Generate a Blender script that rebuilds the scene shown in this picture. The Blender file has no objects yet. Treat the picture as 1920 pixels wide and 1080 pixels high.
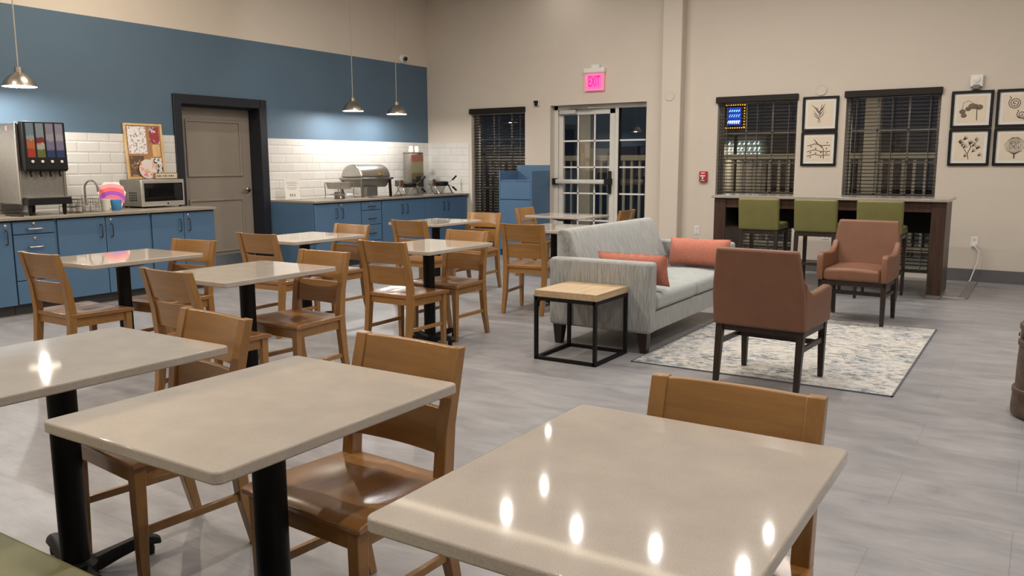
import bpy, bmesh, math, random
from mathutils import Vector, Matrix
random.seed(7)
PI = math.pi
R = math.radians
C = bpy.context.scene.collection
scene = bpy.context.scene

# ------------------------------------------------------------------ materials
def nodes(name):
    m = bpy.data.materials.new(name); m.use_nodes = True
    nt = m.node_tree; b = nt.nodes['Principled BSDF']
    return m, nt, b
def tex(nt, scale=(1, 1, 1), rot=(0, 0, 0)):
    tc = nt.nodes.new('ShaderNodeTexCoord'); mp = nt.nodes.new('ShaderNodeMapping')
    mp.inputs['Scale'].default_value = scale; mp.inputs['Rotation'].default_value = rot
    nt.links.new(tc.outputs['Object'], mp.inputs['Vector'])
    return mp.outputs['Vector']
def noise(nt, vec, scale, detail=4, rough=.55, dist=0):
    n = nt.nodes.new('ShaderNodeTexNoise'); n.inputs['Scale'].default_value = scale
    n.inputs['Detail'].default_value = detail; n.inputs['Roughness'].default_value = rough
    n.inputs['Distortion'].default_value = dist
    nt.links.new(vec, n.inputs['Vector']); return n.outputs['Fac']
def ramp(nt, fac, stops):
    r = nt.nodes.new('ShaderNodeValToRGB'); cr = r.color_ramp
    while len(cr.elements) < len(stops): cr.elements.new(.5)
    for e, (p, c) in zip(cr.elements, stops): e.position = p; e.color = (*c, 1)
    nt.links.new(fac, r.inputs['Fac']); return r.outputs['Color']
def mix(nt, a, b, fac, mode='MIX'):
    n = nt.nodes.new('ShaderNodeMix'); n.data_type = 'RGBA'; n.blend_type = mode
    for k, s in ((6, a), (7, b)):
        if isinstance(s, tuple): n.inputs[k].default_value = (*s, 1)
        else: nt.links.new(s, n.inputs[k])
    if isinstance(fac, (int, float)): n.inputs[0].default_value = fac
    else: nt.links.new(fac, n.inputs[0])
    return n.outputs[2]
def bump(nt, b, h, strength=.2, dist=.01):
    n = nt.nodes.new('ShaderNodeBump'); n.inputs['Strength'].default_value = strength
    n.inputs['Distance'].default_value = dist
    nt.links.new(h, n.inputs['Height']); nt.links.new(n.outputs['Normal'], b.inputs['Normal'])
def mul(c, k): return tuple(min(1, x * k) for x in c)

def plain(name, col, rough=.5, metal=0, amt=.06, nscale=14, bmp=0, bscale=120, coat=0, spec=.5, emit=0, ecol=None):
    m, nt, b = nodes(name)
    v = tex(nt); n = noise(nt, v, nscale)
    nt.links.new(ramp(nt, n, [(.3, mul(col, 1 - amt)), (.7, mul(col, 1 + amt))]), b.inputs['Base Color'])
    b.inputs['Roughness'].default_value = rough; b.inputs['Metallic'].default_value = metal
    b.inputs['Specular IOR Level'].default_value = spec
    b.inputs['Coat Weight'].default_value = coat; b.inputs['Coat Roughness'].default_value = .12
    if bmp: bump(nt, b, noise(nt, v, bscale, 3), bmp, .004)
    if emit:
        b.inputs['Emission Color'].default_value = (*(ecol or col), 1); b.inputs['Emission Strength'].default_value = emit
    return m
def wood(name, dark, light, rough=.3, coat=.4, axis='x', sc=1.0, spec=.5):
    m, nt, b = nodes(name)
    s = {'x': (2, 26, 26), 'y': (26, 2, 26), 'z': (26, 26, 2)}[axis]
    v = tex(nt, tuple(q * sc for q in s))
    a = noise(nt, v, 1.6, 6, .6, .4)
    v2 = tex(nt, (1.3, 1.3, 1.3)); w = noise(nt, v2, 3, 3)
    c = ramp(nt, a, [(.25, dark), (.6, light), (.85, mul(light, 1.12))])
    c = mix(nt, c, mul(dark, .8), ramp(nt, w, [(.45, (0, 0, 0)), (.9, (.3, .3, .3))]))
    nt.links.new(c, b.inputs['Base Color'])
    b.inputs['Roughness'].default_value = rough; b.inputs['Coat Weight'].default_value = coat
    b.inputs['Coat Roughness'].default_value = .15; b.inputs['Specular IOR Level'].default_value = spec
    bump(nt, b, a, .06, .003)
    return m
def tilemat(name, plane):
    m, nt, b = nodes(name)
    tc = nt.nodes.new('ShaderNodeTexCoord'); sp = nt.nodes.new('ShaderNodeSeparateXYZ'); cb = nt.nodes.new('ShaderNodeCombineXYZ')
    nt.links.new(tc.outputs['Object'], sp.inputs[0])
    nt.links.new(sp.outputs['Y' if plane == 'yz' else 'X'], cb.inputs[0]); nt.links.new(sp.outputs['Z'], cb.inputs[1])
    def brick(mort, smooth):
        br = nt.nodes.new('ShaderNodeTexBrick'); br.offset = .5
        br.inputs['Scale'].default_value = 1; br.inputs['Brick Width'].default_value = .262; br.inputs['Row Height'].default_value = .1222
        br.inputs['Mortar Size'].default_value = mort; br.inputs['Mortar Smooth'].default_value = smooth
        br.inputs['Color1'].default_value = (.64, .625, .60, 1); br.inputs['Color2'].default_value = (.61, .595, .57, 1)
        br.inputs['Mortar'].default_value = (.56, .54, .51, 1)
        nt.links.new(cb.outputs[0], br.inputs['Vector']); return br
    b1 = brick(.0035, .1); b2 = brick(.016, 1)
    nt.links.new(b1.outputs['Color'], b.inputs['Base Color']); b.inputs['Roughness'].default_value = .16
    inv = nt.nodes.new('ShaderNodeMath'); inv.operation = 'SUBTRACT'; inv.inputs[0].default_value = 1
    nt.links.new(b2.outputs['Fac'], inv.inputs[1]); bump(nt, b, inv.outputs[0], .42, .008)
    return m
def floormat():
    m, nt, b = nodes('grey_vinyl_tile')
    v = tex(nt)
    br = nt.nodes.new('ShaderNodeTexBrick'); br.offset = .5
    br.inputs['Scale'].default_value = 1; br.inputs['Brick Width'].default_value = .92; br.inputs['Row Height'].default_value = .46
    br.inputs['Mortar Size'].default_value = .0022; br.inputs['Mortar Smooth'].default_value = .2; br.inputs['Bias'].default_value = 0
    br.inputs['Color1'].default_value = (1, 1, 1, 1); br.inputs['Color2'].default_value = (.93, .93, .935, 1); br.inputs['Mortar'].default_value = (.70, .70, .70, 1)
    nt.links.new(v, br.inputs['Vector'])
    a = noise(nt, tex(nt, (1, 2.6, 1)), 2.6, 8, .62, .5)
    st = noise(nt, tex(nt, (3, 34, 1)), 1.5, 6, .7, .3)
    c = ramp(nt, a, [(.25, (.195, .192, .205)), (.5, (.268, .263, .276)), (.75, (.345, .338, .346))])
    c2 = ramp(nt, st, [(.3, (.9, .9, .9)), (.7, (1.07, 1.07, 1.07))])
    c = mix(nt, c, c2, .55, 'MULTIPLY'); c = mix(nt, c, br.outputs['Color'], .8, 'MULTIPLY')
    nt.links.new(c, b.inputs['Base Color'])
    b.inputs['Roughness'].default_value = .36; b.inputs['Specular IOR Level'].default_value = .5
    bump(nt, b, st, .03, .003)
    return m
def quartz(name, base, dark, light, rough):
    m, nt, b = nodes(name); v = tex(nt)
    a = noise(nt, v, 330, 2, .5); d = noise(nt, v, 9, 4)
    c = ramp(nt, a, [(.30, dark), (.42, base), (.62, base), (.74, light)])
    c = mix(nt, c, ramp(nt, d, [(.3, (.93, .93, .93)), (.7, (1.05, 1.05, 1.05))]), 1, 'MULTIPLY')
    nt.links.new(c, b.inputs['Base Color']); b.inputs['Roughness'].default_value = rough
    return m
def fabric(sc=(150, 150, 8)):
    m, nt, b = nodes('grey_striated_fabric')
    a = noise(nt, tex(nt, sc), 1, 5, .7); d = noise(nt, tex(nt), 260, 2)
    c = ramp(nt, a, [(.3, (.17, .172, .167)), (.46, (.285, .292, .288)), (.6, (.37, .382, .378)), (.75, (.44, .455, .45))])
    nt.links.new(c, b.inputs['Base Color']); b.inputs['Roughness'].default_value = .9
    b.inputs['Sheen Weight'].default_value = .2; bump(nt, b, d, .3, .003)
    return m
def fabric_top():
    m, nt, b = nodes('grey_cushion_fabric')
    a = noise(nt, tex(nt, (16, 70, 70)), 1, 5, .7); d = noise(nt, tex(nt), 260, 2)
    c = ramp(nt, a, [(.3, (.24, .26, .258)), (.5, (.34, .365, .362)), (.72, (.43, .455, .45))])
    nt.links.new(c, b.inputs['Base Color']); b.inputs['Roughness'].default_value = .9
    b.inputs['Sheen Weight'].default_value = .2; bump(nt, b, d, .3, .003)
    return m
def rugmat():
    m, nt, b = nodes('distressed_rug_pile')
    v = tex(nt, (1, 1, 1))
    a = noise(nt, tex(nt, (1, 1.7, 1)), 4.5, 10, .82, .5); bb = noise(nt, tex(nt, (1, 2.2, 1)), 13, 10, .85, .4); p = noise(nt, v, 220, 2)
    w = noise(nt, v, 1.6, 3)
    base = ramp(nt, w, [(.35, (.58, .55, .52)), (.5, (.62, .585, .53)), (.65, (.57, .545, .535))])
    blue = ramp(nt, a, [(.515, (0, 0, 0)), (.585, (.9, .9, .9))])
    msk = ramp(nt, noise(nt, v, 2.6, 4, .6), [(.36, (.38, .38, .38)), (.56, (1, 1, 1))])
    blue = mix(nt, blue, msk, 1, 'MULTIPLY')
    c = mix(nt, base, (.19, .245, .285), blue)
    dk = ramp(nt, bb, [(.50, (0, 0, 0)), (.55, (.95, .95, .95))])
    dk = mix(nt, dk, msk, 1, 'MULTIPLY')
    c = mix(nt, c, (.08, .095, .12), dk)
    c = mix(nt, c, ramp(nt, p, [(.3, (.8, .8, .8)), (.7, (1.1, 1.1, 1.1))]), 1, 'MULTIPLY')
    nt.links.new(c, b.inputs['Base Color']); b.inputs['Roughness'].default_value = .95
    bump(nt, b, p, .5, .006)
    return m
def glass(name='window_glass'):
    m = bpy.data.materials.new(name); m.use_nodes = True; nt = m.node_tree; nt.nodes.clear()
    o = nt.nodes.new('ShaderNodeOutputMaterial'); mx = nt.nodes.new('ShaderNodeMixShader')
    t = nt.nodes.new('ShaderNodeBsdfTransparent'); g = nt.nodes.new('ShaderNodeBsdfGlossy'); f = nt.nodes.new('ShaderNodeFresnel')
    t.inputs['Color'].default_value = (.9, .93, .92, 1); g.inputs['Roughness'].default_value = .0
    f.inputs['IOR'].default_value = 1.95
    nt.links.new(f.outputs[0], mx.inputs[0]); nt.links.new(t.outputs[0], mx.inputs[1]); nt.links.new(g.outputs[0], mx.inputs[2])
    nt.links.new(mx.outputs[0], o.inputs['Surface']); return m
def emis(name, col, s):
    m, nt, b = nodes(name)
    b.inputs['Base Color'].default_value = (*mul(col, .6), 1)
    b.inputs['Emission Color'].default_value = (*col, 1); b.inputs['Emission Strength'].default_value = s
    return m
def bands(name, axis, lo, hi, stops, rough=.5, wob=.0, wscale=20, const=True):
    """printed artwork: colour bands along an object axis"""
    m, nt, b = nodes(name)
    tc = nt.nodes.new('ShaderNodeTexCoord'); sp = nt.nodes.new('ShaderNodeSeparateXYZ'); nt.links.new(tc.outputs['Object'], sp.inputs[0])
    mr = nt.nodes.new('ShaderNodeMapRange'); mr.inputs[1].default_value = lo; mr.inputs[2].default_value = hi
    nt.links.new(sp.outputs[axis], mr.inputs[0]); f = mr.outputs[0]
    if wob:
        n = noise(nt, tc.outputs['Object'], wscale, 3); ad = nt.nodes.new('ShaderNodeMath'); ad.operation = 'MULTIPLY_ADD'
        ad.inputs[1].default_value = wob; nt.links.new(n, ad.inputs[0]); nt.links.new(f, ad.inputs[2]); f = ad.outputs[0]
    r = nt.nodes.new('ShaderNodeValToRGB'); cr = r.color_ramp
    if const: cr.interpolation = 'CONSTANT'
    while len(cr.elements) < len(stops): cr.elements.new(.5)
    for e, (p, c) in zip(cr.elements, stops): e.position = p; e.color = (*c, 1)
    nt.links.new(f, r.inputs[0]); nt.links.new(r.outputs[0], b.inputs['Base Color']); b.inputs['Roughness'].default_value = rough
    return m

WALL = (.60, .535, .46)
m_wall = plain('beige_wall_paint', WALL, .75, amt=.012, nscale=3, bmp=.05, bscale=180, spec=.3)
m_blue = plain('blue_wall_paint', (.085, .135, .19), .6, amt=.02, nscale=3, bmp=.05, bscale=180, spec=.3)
m_ceil = plain('ceiling_paint', (.62, .58, .52), .85, amt=.01, nscale=3)
m_tile_l = tilemat('white_subway_tile_side', 'yz'); m_tile_b = tilemat('white_subway_tile_back', 'xz')
m_floor = floormat()
m_base = plain('grey_rubber_baseboard', (.105, .10, .105), .6)
m_cab = plain('blue_laminate', (.072, .145, .25), .42, amt=.03, nscale=5)
m_cabd = plain('blue_laminate_shade_gap', (.02, .045, .085), .6)
m_ctop = quartz('speckled_worktop', (.31, .27, .215), (.15, .125, .095), (.47, .42, .35), .28)
m_qz = quartz('pale_quartz', (.45, .40, .35), (.365, .32, .275), (.56, .51, .455), .045)
m_bartop = quartz('grey_brown_quartz', (.34, .30, .265), (.2, .17, .15), (.46, .42, .37), .14)
m_oak = wood('honey_oak', (.245, .118, .032), (.325, .16, .044), .3, .4, 'x')
m_oakz = wood('honey_oak_upright', (.24, .116, .032), (.32, .158, .044), .3, .4, 'z')
m_oakseat = wood('honey_oak_seat', (.235, .104, .029), (.325, .148, .042), .3, .5, 'y')
m_dark = wood('espresso_wood', (.012, .007, .0055), (.028, .016, .012), .42, .1, 'z', 1.0, .35)
m_barwood = wood('walnut_bar_wood', (.024, .012, .008), (.06, .03, .019), .45, .1, 'z', 1.0, .3)
m_sideoak = wood('light_oak_top', (.36, .245, .14), (.52, .38, .235), .5, .05, 'y')
m_blk = plain('black_powder_coat', (.004, .004, .0045), .5, amt=.1, nscale=60, spec=.25)
m_blkmat = plain('black_plastic', (.006, .006, .0065), .5, spec=.3)
m_sofa = fabric(); m_sofab = fabric((14, 150, 6)); m_cush = fabric_top()
m_coral = plain('coral_cloth', (.46, .165, .115), .92, amt=.1, nscale=45, bmp=.4, bscale=260)
m_leath = plain('rust_leatherette', (.175, .076, .041), .5, amt=.09, nscale=8, bmp=.12, bscale=150)
m_olive = plain('olive_vinyl', (.15, .142, .045), .42, amt=.06, nscale=9, bmp=.08, bscale=140)
m_rug = rugmat(); m_rugedge = plain('rug_binding', (.10, .11, .13), .9)
m_steel = plain('brushed_steel', (.52, .50, .47), .28, 1, amt=.06, nscale=40)
m_steeld = plain('dull_steel', (.33, .315, .29), .42, 1, amt=.08, nscale=30)
m_nickel = plain('hammered_nickel', (.50, .46, .41), .3, 1, amt=.08, nscale=30, bmp=.25, bscale=60)
m_chrome = plain('chrome', (.62, .62, .62), .12, 1, amt=.02)
m_white = plain('white_plastic', (.72, .70, .67), .4, amt=.02)
m_whitep = plain('white_enamel_frame', (.62, .60, .56), .35, amt=.02)
m_inner = plain('white_shade_lining', (.8, .78, .74), .5, amt=.01)
m_jamb = plain('charcoal_frame_paint', (.014, .016, .022), .45, amt=.05, spec=.3)
m_taupe = plain('taupe_door_paint', (.225, .19, .155), .5, amt=.03, nscale=4)
m_blind = wood('dark_walnut_slat', (.009, .007, .006), (.018, .013, .011), .45, 0, 'x', 1.0, .25)
m_cord = plain('blind_cord', (.13, .12, .11), .8)
m_glass = glass(); m_acryl = glass('clear_acrylic')
m_red = plain('red_enamel', (.42, .02, .025), .4)
m_paper = plain('white_paper', (.74, .72, .68), .8, amt=.02)
m_print = plain('cream_print_paper', (.70, .60, .48), .8, amt=.05, nscale=6)
m_ink = plain('sepia_ink', (.035, .026, .02), .8)
m_ink2 = plain('sepia_wash', (.16, .115, .08), .8, amt=.3, nscale=60)
m_frame = plain('black_wood_frame', (.007, .0055, .005), .4, spec=.3)
m_cork = plain('cork', (.36, .19, .08), .9, amt=.25, nscale=120)
m_pine = wood('pine_frame', (.5, .31, .13), (.66, .45, .22), .5, .1, 'z')
m_bronze = plain('dark_carved_wood', (.075, .047, .028), .55, amt=.4, nscale=22, bmp=.6, bscale=35)
m_bulb = emis('lamp_bulb', (1, .95, .88), 620)
m_lens = emis('downlight_lens', (1, .9, .76), 30)
m_exit = emis('red_exit_letters', (.75, .0, .10), .75)
m_exitg = plain('pink_lit_acrylic', (.5, .2, .26), .25, emit=.35, ecol=(1, .2, .36))
m_exitf = emis('pink_lit_field', (1, .06, .27), 1.25)
m_gold = plain('brass', (.75, .5, .14), .25, 1)
m_fence = plain('beige_fence_paint', (.33, .30, .24), .7)
m_asphalt = plain('night_asphalt', (.03, .03, .032), .9)
m_pale = plain('far_pale_render', (.42, .38, .30), .85)

# ------------------------------------------------------------------ mesh builder
class MB:
    def __init__(s): s.v = []; s.f = []
    def add(s, vs, fs, M=None):
        k = len(s.v)
        s.v += [tuple(M @ Vector(p)) if M else tuple(p) for p in vs]
        s.f += [tuple(k + i for i in f) for f in fs]; return s
    def box(s, x0, x1, y0, y1, z0, z1, M=None):
        v = [(x, y, z) for z in (z0, z1) for y in (y0, y1) for x in (x0, x1)]
        return s.add(v, [(0, 2, 3, 1), (4, 5, 7, 6), (0, 1, 5, 4), (2, 6, 7, 3), (0, 4, 6, 2), (1, 3, 7, 5)], M)
    def rings(s, rings, caps=True, M=None, closed=False):
        n = len(rings[0]); vs = [p for r in rings for p in r]; fs = []
        L = len(rings)
        for i in range(L if closed else L - 1):
            j = (i + 1) % L
            for k in range(n): fs.append((i * n + k, i * n + (k + 1) % n, j * n + (k + 1) % n, j * n + k))
        if caps and not closed:
            fs.append(tuple(range(n - 1, -1, -1))); fs.append(tuple((L - 1) * n + k for k in range(n)))
        return s.add(vs, fs, M)
    def posts(s, secs, M=None):
        """rectangular sections (x, y, z, wx, wy) stacked upward"""
        return s.rings([[(x - a / 2, y - b / 2, z), (x + a / 2, y - b / 2, z), (x + a / 2, y + b / 2, z), (x - a / 2, y + b / 2, z)] for x, y, z, a, b in secs], True, M)
    def lathe(s, prof, c=(0, 0, 0), n=32, M=None, caps=True):
        return s.rings([[(c[0] + r * math.cos(2 * PI * k / n), c[1] + r * math.sin(2 * PI * k / n), c[2] + z) for k in range(n)] for r, z in prof], caps, M)
    def tube(s, pts, r, n=8, closed=False, M=None, rs=None):
        pts = [Vector(p) for p in pts]; rings = []; L = len(pts); up = None
        for i, p in enumerate(pts):
            a = pts[i - 1] if (i > 0 or closed) else p; b = pts[(i + 1) % L] if (i < L - 1 or closed) else p
            t = (b - a).normalized()
            if up is None:
                up = Vector((0, 0, 1)) if abs(t.z) < .9 else Vector((1, 0, 0))
            x = (up - t * up.dot(t))
            x = x.normalized() if x.length > 1e-6 else t.orthogonal().normalized()
            y = t.cross(x); up = x; q = rs[i] if rs else r
            rings.append([tuple(p + q * (math.cos(2 * PI * k / n) * x + math.sin(2 * PI * k / n) * y)) for k in range(n)])
        return s.rings(rings, True, M, closed)
    def bar(s, p0, p1, w, h, M=None):
        """rectangular bar from p0 to p1, w sideways, h upward"""
        p0 = Vector(p0); p1 = Vector(p1); t = (p1 - p0).normalized()
        u = Vector((0, 0, 1)) if abs(t.z) < .95 else Vector((0, 1, 0)); sd = t.cross(u).normalized(); u = sd.cross(t)
        q = [(-w / 2, -h / 2), (w / 2, -h / 2), (w / 2, h / 2), (-w / 2, h / 2)]
        return s.rings([[tuple(p + a * sd + b * u) for a, b in q] for p in (p0, p1)], True, M)
    def prism(s, poly, a, b, plane='xy', M=None):
        """closed 2-D outline extruded from a to b along the axis missing from plane"""
        def P(u, v, w): return {'xy': (u, v, w), 'xz': (u, w, v), 'yz': (w, u, v)}[plane]
        return s.rings([[P(u, v, a) for u, v in poly], [P(u, v, b) for u, v in poly]], True, M)
    def grid(s, fn, nu, nv, M=None, flip=False):
        vs = [fn(i / nu, j / nv) for j in range(nv + 1) for i in range(nu + 1)]
        fs = [(j * (nu + 1) + i, j * (nu + 1) + i + 1, (j + 1) * (nu + 1) + i + 1, (j + 1) * (nu + 1) + i) for j in range(nv) for i in range(nu)]
        if flip: fs = [f[::-1] for f in fs]
        return s.add(vs, fs, M)
    def slab(s, top, bot, nu, nv, M=None):
        """closed slab between two surfaces over the unit square"""
        s.grid(top, nu, nv, M); s.grid(bot, nu, nv, M, True)
        edge = [(i / nu, 0) for i in range(nu)] + [(1, j / nv) for j in range(nv)] + [(1 - i / nu, 1) for i in range(nu)] + [(0, 1 - j / nv) for j in range(nv)]
        vs = []; n = len(edge)
        for u, v in edge: vs += [bot(u, v), top(u, v)]
        return s.add(vs, [(2 * k, 2 * ((k + 1) % n), 2 * ((k + 1) % n) + 1, 2 * k + 1) for k in range(n)], M)
    def rbox(s, x0, x1, y0, y1, z0, z1, r, m=4, K=3, warp=None, M=None):
        """soft rounded box"""
        h = [(x1 - x0) / 2, (y1 - y0) / 2, (z1 - z0) / 2]; c = Vector(((x0 + x1) / 2, (y0 + y1) / 2, (z0 + z1) / 2)); r = min(r, *(q * .999 for q in h))
        def co(hh):
            i = hh - r; z = [i + r * math.tan(PI / 4 * k / K) for k in range(1, K + 1)]
            mid = [-i + 2 * i * k / m for k in range(m + 1)] if i > 1e-4 else [0]
            return [-q for q in z[::-1]] + mid + z
        cs = [co(q) for q in h]
        for ax in range(3):
            u, v = [(1, 2), (2, 0), (0, 1)][ax]
            for sg in (-1, 1):
                vs = []
                for b in cs[v]:
                    for a in cs[u]:
                        p = [0, 0, 0]; p[ax] = sg * h[ax]; p[u] = a; p[v] = b
                        inn = Vector([max(-(h[k] - r), min(h[k] - r, p[k])) for k in range(3)]); d = Vector(p) - inn
                        q = inn + d.normalized() * r + c
                        vs.append(warp(q) if warp else q)
                nu = len(cs[u]); nv = len(cs[v])
                fs = [(j * nu + i, j * nu + i + 1, (j + 1) * nu + i + 1, (j + 1) * nu + i) for j in range(nv - 1) for i in range(nu - 1)]
                if sg < 0: fs = [f[::-1] for f in fs]
                s.add(vs, fs, M)
        return s
    def ring_yz(s, y0, y1, z0, z1, w, x0, x1):
        """mitred rectangular moulding lying in the y-z plane"""
        R4 = []
        for sy_, sz_ in ((0, 0), (1, 0), (1, 1), (0, 1)):
            oy, oz = (y1 if sy_ else y0), (z1 if sz_ else z0); iy, iz = oy + (-w if sy_ else w), oz + (-w if sz_ else w)
            R4.append([(x0, oy, oz), (x1, oy, oz), (x1, iy, iz), (x0, iy, iz)])
        return s.rings(R4, False, closed=True)
    def build(s, name, mat, parent=None, bevel=0, seg=2, angle=38, merge=True, loc=None, rz=0):
        me = bpy.data.meshes.new(name); bm = bmesh.new()
        vv = [bm.verts.new(p) for p in s.v]
        for f in s.f:
            try: bm.faces.new([vv[i] for i in f])
            except ValueError: pass
        if merge: bmesh.ops.remove_doubles(bm, verts=bm.verts, dist=1e-5)
        bmesh.ops.recalc_face_normals(bm, faces=bm.faces); bm.to_mesh(me); bm.free()
        me.materials.append(mat); me.shade_smooth(); me.set_sharp_from_angle(angle=R(angle))
        o = bpy.data.objects.new(name, me); C.objects.link(o)
        if parent: o.parent = parent
        if loc: o.location = loc
        if rz: o.rotation_euler.z = rz
        if bevel:
            b = o.modifiers.new('bevel', 'BEVEL'); b.width = bevel; b.segments = seg; b.limit_method = 'ANGLE'; b.angle_limit = R(35)
        return o
def B(*a, M=None): return MB().box(*a, M=M)

def tag(o, label=None, cat=None, group=None, kind=None):
    if label: o['label'] = label
    if cat: o['category'] = cat
    if group: o['group'] = group
    if kind: o['kind'] = kind
    return o
def thing(name, label, cat, loc=(0, 0, 0), rz=0, group=None):
    o = bpy.data.objects.new(name, None); C.objects.link(o); o.empty_display_size = .1
    o.location = loc; o.rotation_euler = (0, 0, rz); return tag(o, label, cat, group)
def struct(o): o['kind'] = 'structure'; return o
def dup(root, loc, rz=0, label=None, group=None):
    r = root.copy(); C.objects.link(r); r.location = loc; r.rotation_euler = (0, 0, rz)
    if label: r['label'] = label
    if group: r['group'] = group
    for ch in list(root.children):
        c = ch.copy(); C.objects.link(c); c.parent = r
        for g in list(ch.children):
            d = g.copy(); C.objects.link(d); d.parent = c
    return r
def textmesh(name, txt, size, mat, parent, M, depth=.004):
    cu = bpy.data.curves.new(name, 'FONT'); cu.body = txt; cu.size = size; cu.extrude = depth; cu.align_x = 'CENTER'; cu.align_y = 'CENTER'
    t = bpy.data.objects.new(name + '_tmp', cu); C.objects.link(t)
    dg = bpy.context.evaluated_depsgraph_get(); me = bpy.data.meshes.new_from_object(t.evaluated_get(dg))
    bpy.data.objects.remove(t); me.name = name; me.transform(M); me.materials.clear(); me.materials.append(mat)
    o = bpy.data.objects.new(name, me); C.objects.link(o); o.parent = parent; return o

# ------------------------------------------------------------------ room shell
XL, YB, ZC, XR, YF = -9.13, 11.53, 4.4, 4.6, -3.6
WT = .26
floor = struct(B(XL - .4, XR, YF, YB + WT, -.1, 0).build('floor', m_floor))
struct(B(XL - .4, XR + .2, YF - .2, YB + WT, ZC, ZC + .1).build('ceiling', m_ceil))
DY0, DY1, DZ = 6.585, 7.84, 2.215           # taupe door opening in the left wall
w = MB()
w.box(XL - WT, XL, YF, DY0, 0, 1.80).box(XL - WT, XL, DY1, YB, 0, 1.80)
w.box(XL - WT, XL, YF, YB, 3.095, ZC)
wl = struct(w.build('wall_left', m_wall))
w = MB().box(XL - WT, XL, YF, DY0, 1.80, 3.095).box(XL - WT, XL, DY1, YB, 1.80, 3.095).box(XL - WT, XL, DY0, DY1, DZ, 3.095)
w.build('painted_band', m_blue, wl)
w = MB().box(XL, XL + .008, YF + .02, 6.486, .9, 1.808).box(XL, XL + .008, 7.945, YB, .9, 1.808)
w.build('wall_tile', m_tile_l, wl)
# back wall with window and door openings
OP = [(-8.2, -7.14, .05, 2.31), (-6.67, -5.03, 0, 2.35), (-3.95, -2.86, .05, 2.315), (-2.245, -1.145, .05, 2.315)]
w = MB(); x = XL - WT
for a, b, z0, z1 in OP:
    w.box(x, a, YB, YB + WT, 0, ZC); w.box(a, b, YB, YB + WT, z1, ZC)
    if z0 > 0: w.box(a, b, YB, YB + WT, 0, z0)
    x = b
w.box(x, XR + .2, YB, YB + WT, 0, ZC)
wb = struct(w.build('wall_back', m_wall))
B(XL + .008, -8.258, YB - .008, YB, .9, 1.802).build('wall_tile', m_tile_b, wb)
struct(B(XR, XR + .2, YF, YB, 0, ZC).build('wall_right', m_wall))
struct(B(XL - WT, XR + .2, YF - .2, YF, 0, ZC).build('wall_front', m_wall))
struct(B(-4.735, -4.445, YB - .17, YB, 0, ZC).build('trim_1', m_wall, bevel=.012))
w = MB().box(-5.02, -4.735, YB - .014, YB, 0, .15).box(-4.445, -3.96, YB - .014, YB, 0, .15).box(-2.855, -2.25, YB - .014, YB, 0, .15).box(-1.14, XR, YB - .014, YB, 0, .15)
w.box(-7.13, -6.68, YB - .014, YB, 0, .15)
struct(w.build('baseboard_back', m_base, bevel=.004))

# taupe door with charcoal frame
XD = XL - .2
d1 = struct(B(XD - .045, XD, DY0 + .015, DY1 - .024, .012, DZ - .035).build('door_1', m_taupe))
w = MB()
for z0, z1 in ((1.29, 2.03), (.28, 1.0)):
    y0, y1 = 6.79, 7.66
    w.ring_yz(y0, y1, z0, z1, .03, XD, XD + .016)
w.build('panel_moulding', m_taupe, d1, bevel=.005)
w = MB()
w.box(XD - .02, XL + .03, 6.484, DY0 + .012, 0, 2.32).box(XD - .02, XL + .03, DY1 - .02, 7.94, 0, 2.32).box(XD - .02, XL + .03, DY0, DY1, DZ - .012, 2.32)
w.box(XD + .06, XD + .1, DY0, DY1, DZ - .03, DZ)
w.build('door_frame', m_jamb, d1, bevel=.006)
hd = MB().lathe([(.0, .0), (.032, .0), (.032, .012), (.012, .02), (.012, .05), (0, .05)], n=20, M=Matrix.Translation((XD, 7.745, 1.1)) @ Matrix.Rotation(PI / 2, 4, 'Y'))
hd.tube([(XD + .05, 7.75, 1.1), (XD + .055, 7.72, 1.1), (XD + .05, 7.63, 1.1)], .011, 10)
hd.build('lever_handle', m_chrome, d1)
B(XD, XD + .003, DY0 + .04, DY1 - .04, .03, .24).build('kick_plate', m_steel, d1)

# ------------------------------------------------------------------ windows and blinds
def window(n, a, b, z0, z1):
    f = MB(); y0, y1 = YB + .14, YB + .2; t = .045
    f.box(a, a + t, y0, y1, z0, z1).box(b - t, b, y0, y1, z0, z1).box(a, b, y0, y1, z0, z0 + t).box(a, b, y0, y1, z1 - t, z1)
    o = struct(f.build('window_%d' % n, m_whitep, bevel=.004))
    g = MB().add([(a + t, YB + .17, z0 + t), (b - t, YB + .17, z0 + t), (b - t, YB + .17, z1 - t), (a + t, YB + .17, z1 - t)], [(0, 1, 2, 3)])
    g.build('glass', m_glass, o)
    mu = MB(); W = b - a
    for k in (1, 2): mu.box(a + W * k / 3 - .011, a + W * k / 3 + .011, YB + .155, YB + .168, z0 + t, z1 - t)
    z = 1.86
    for z in (1.86, 1.45, 1.04, .62): mu.box(a + t, b - t, YB + .155, YB + .168, z - .011, z + .011)
    mu.build('muntins', m_whitep, o)
window(1, *OP[0]); window(2, *OP[2]); window(3, *OP[3])
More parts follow.
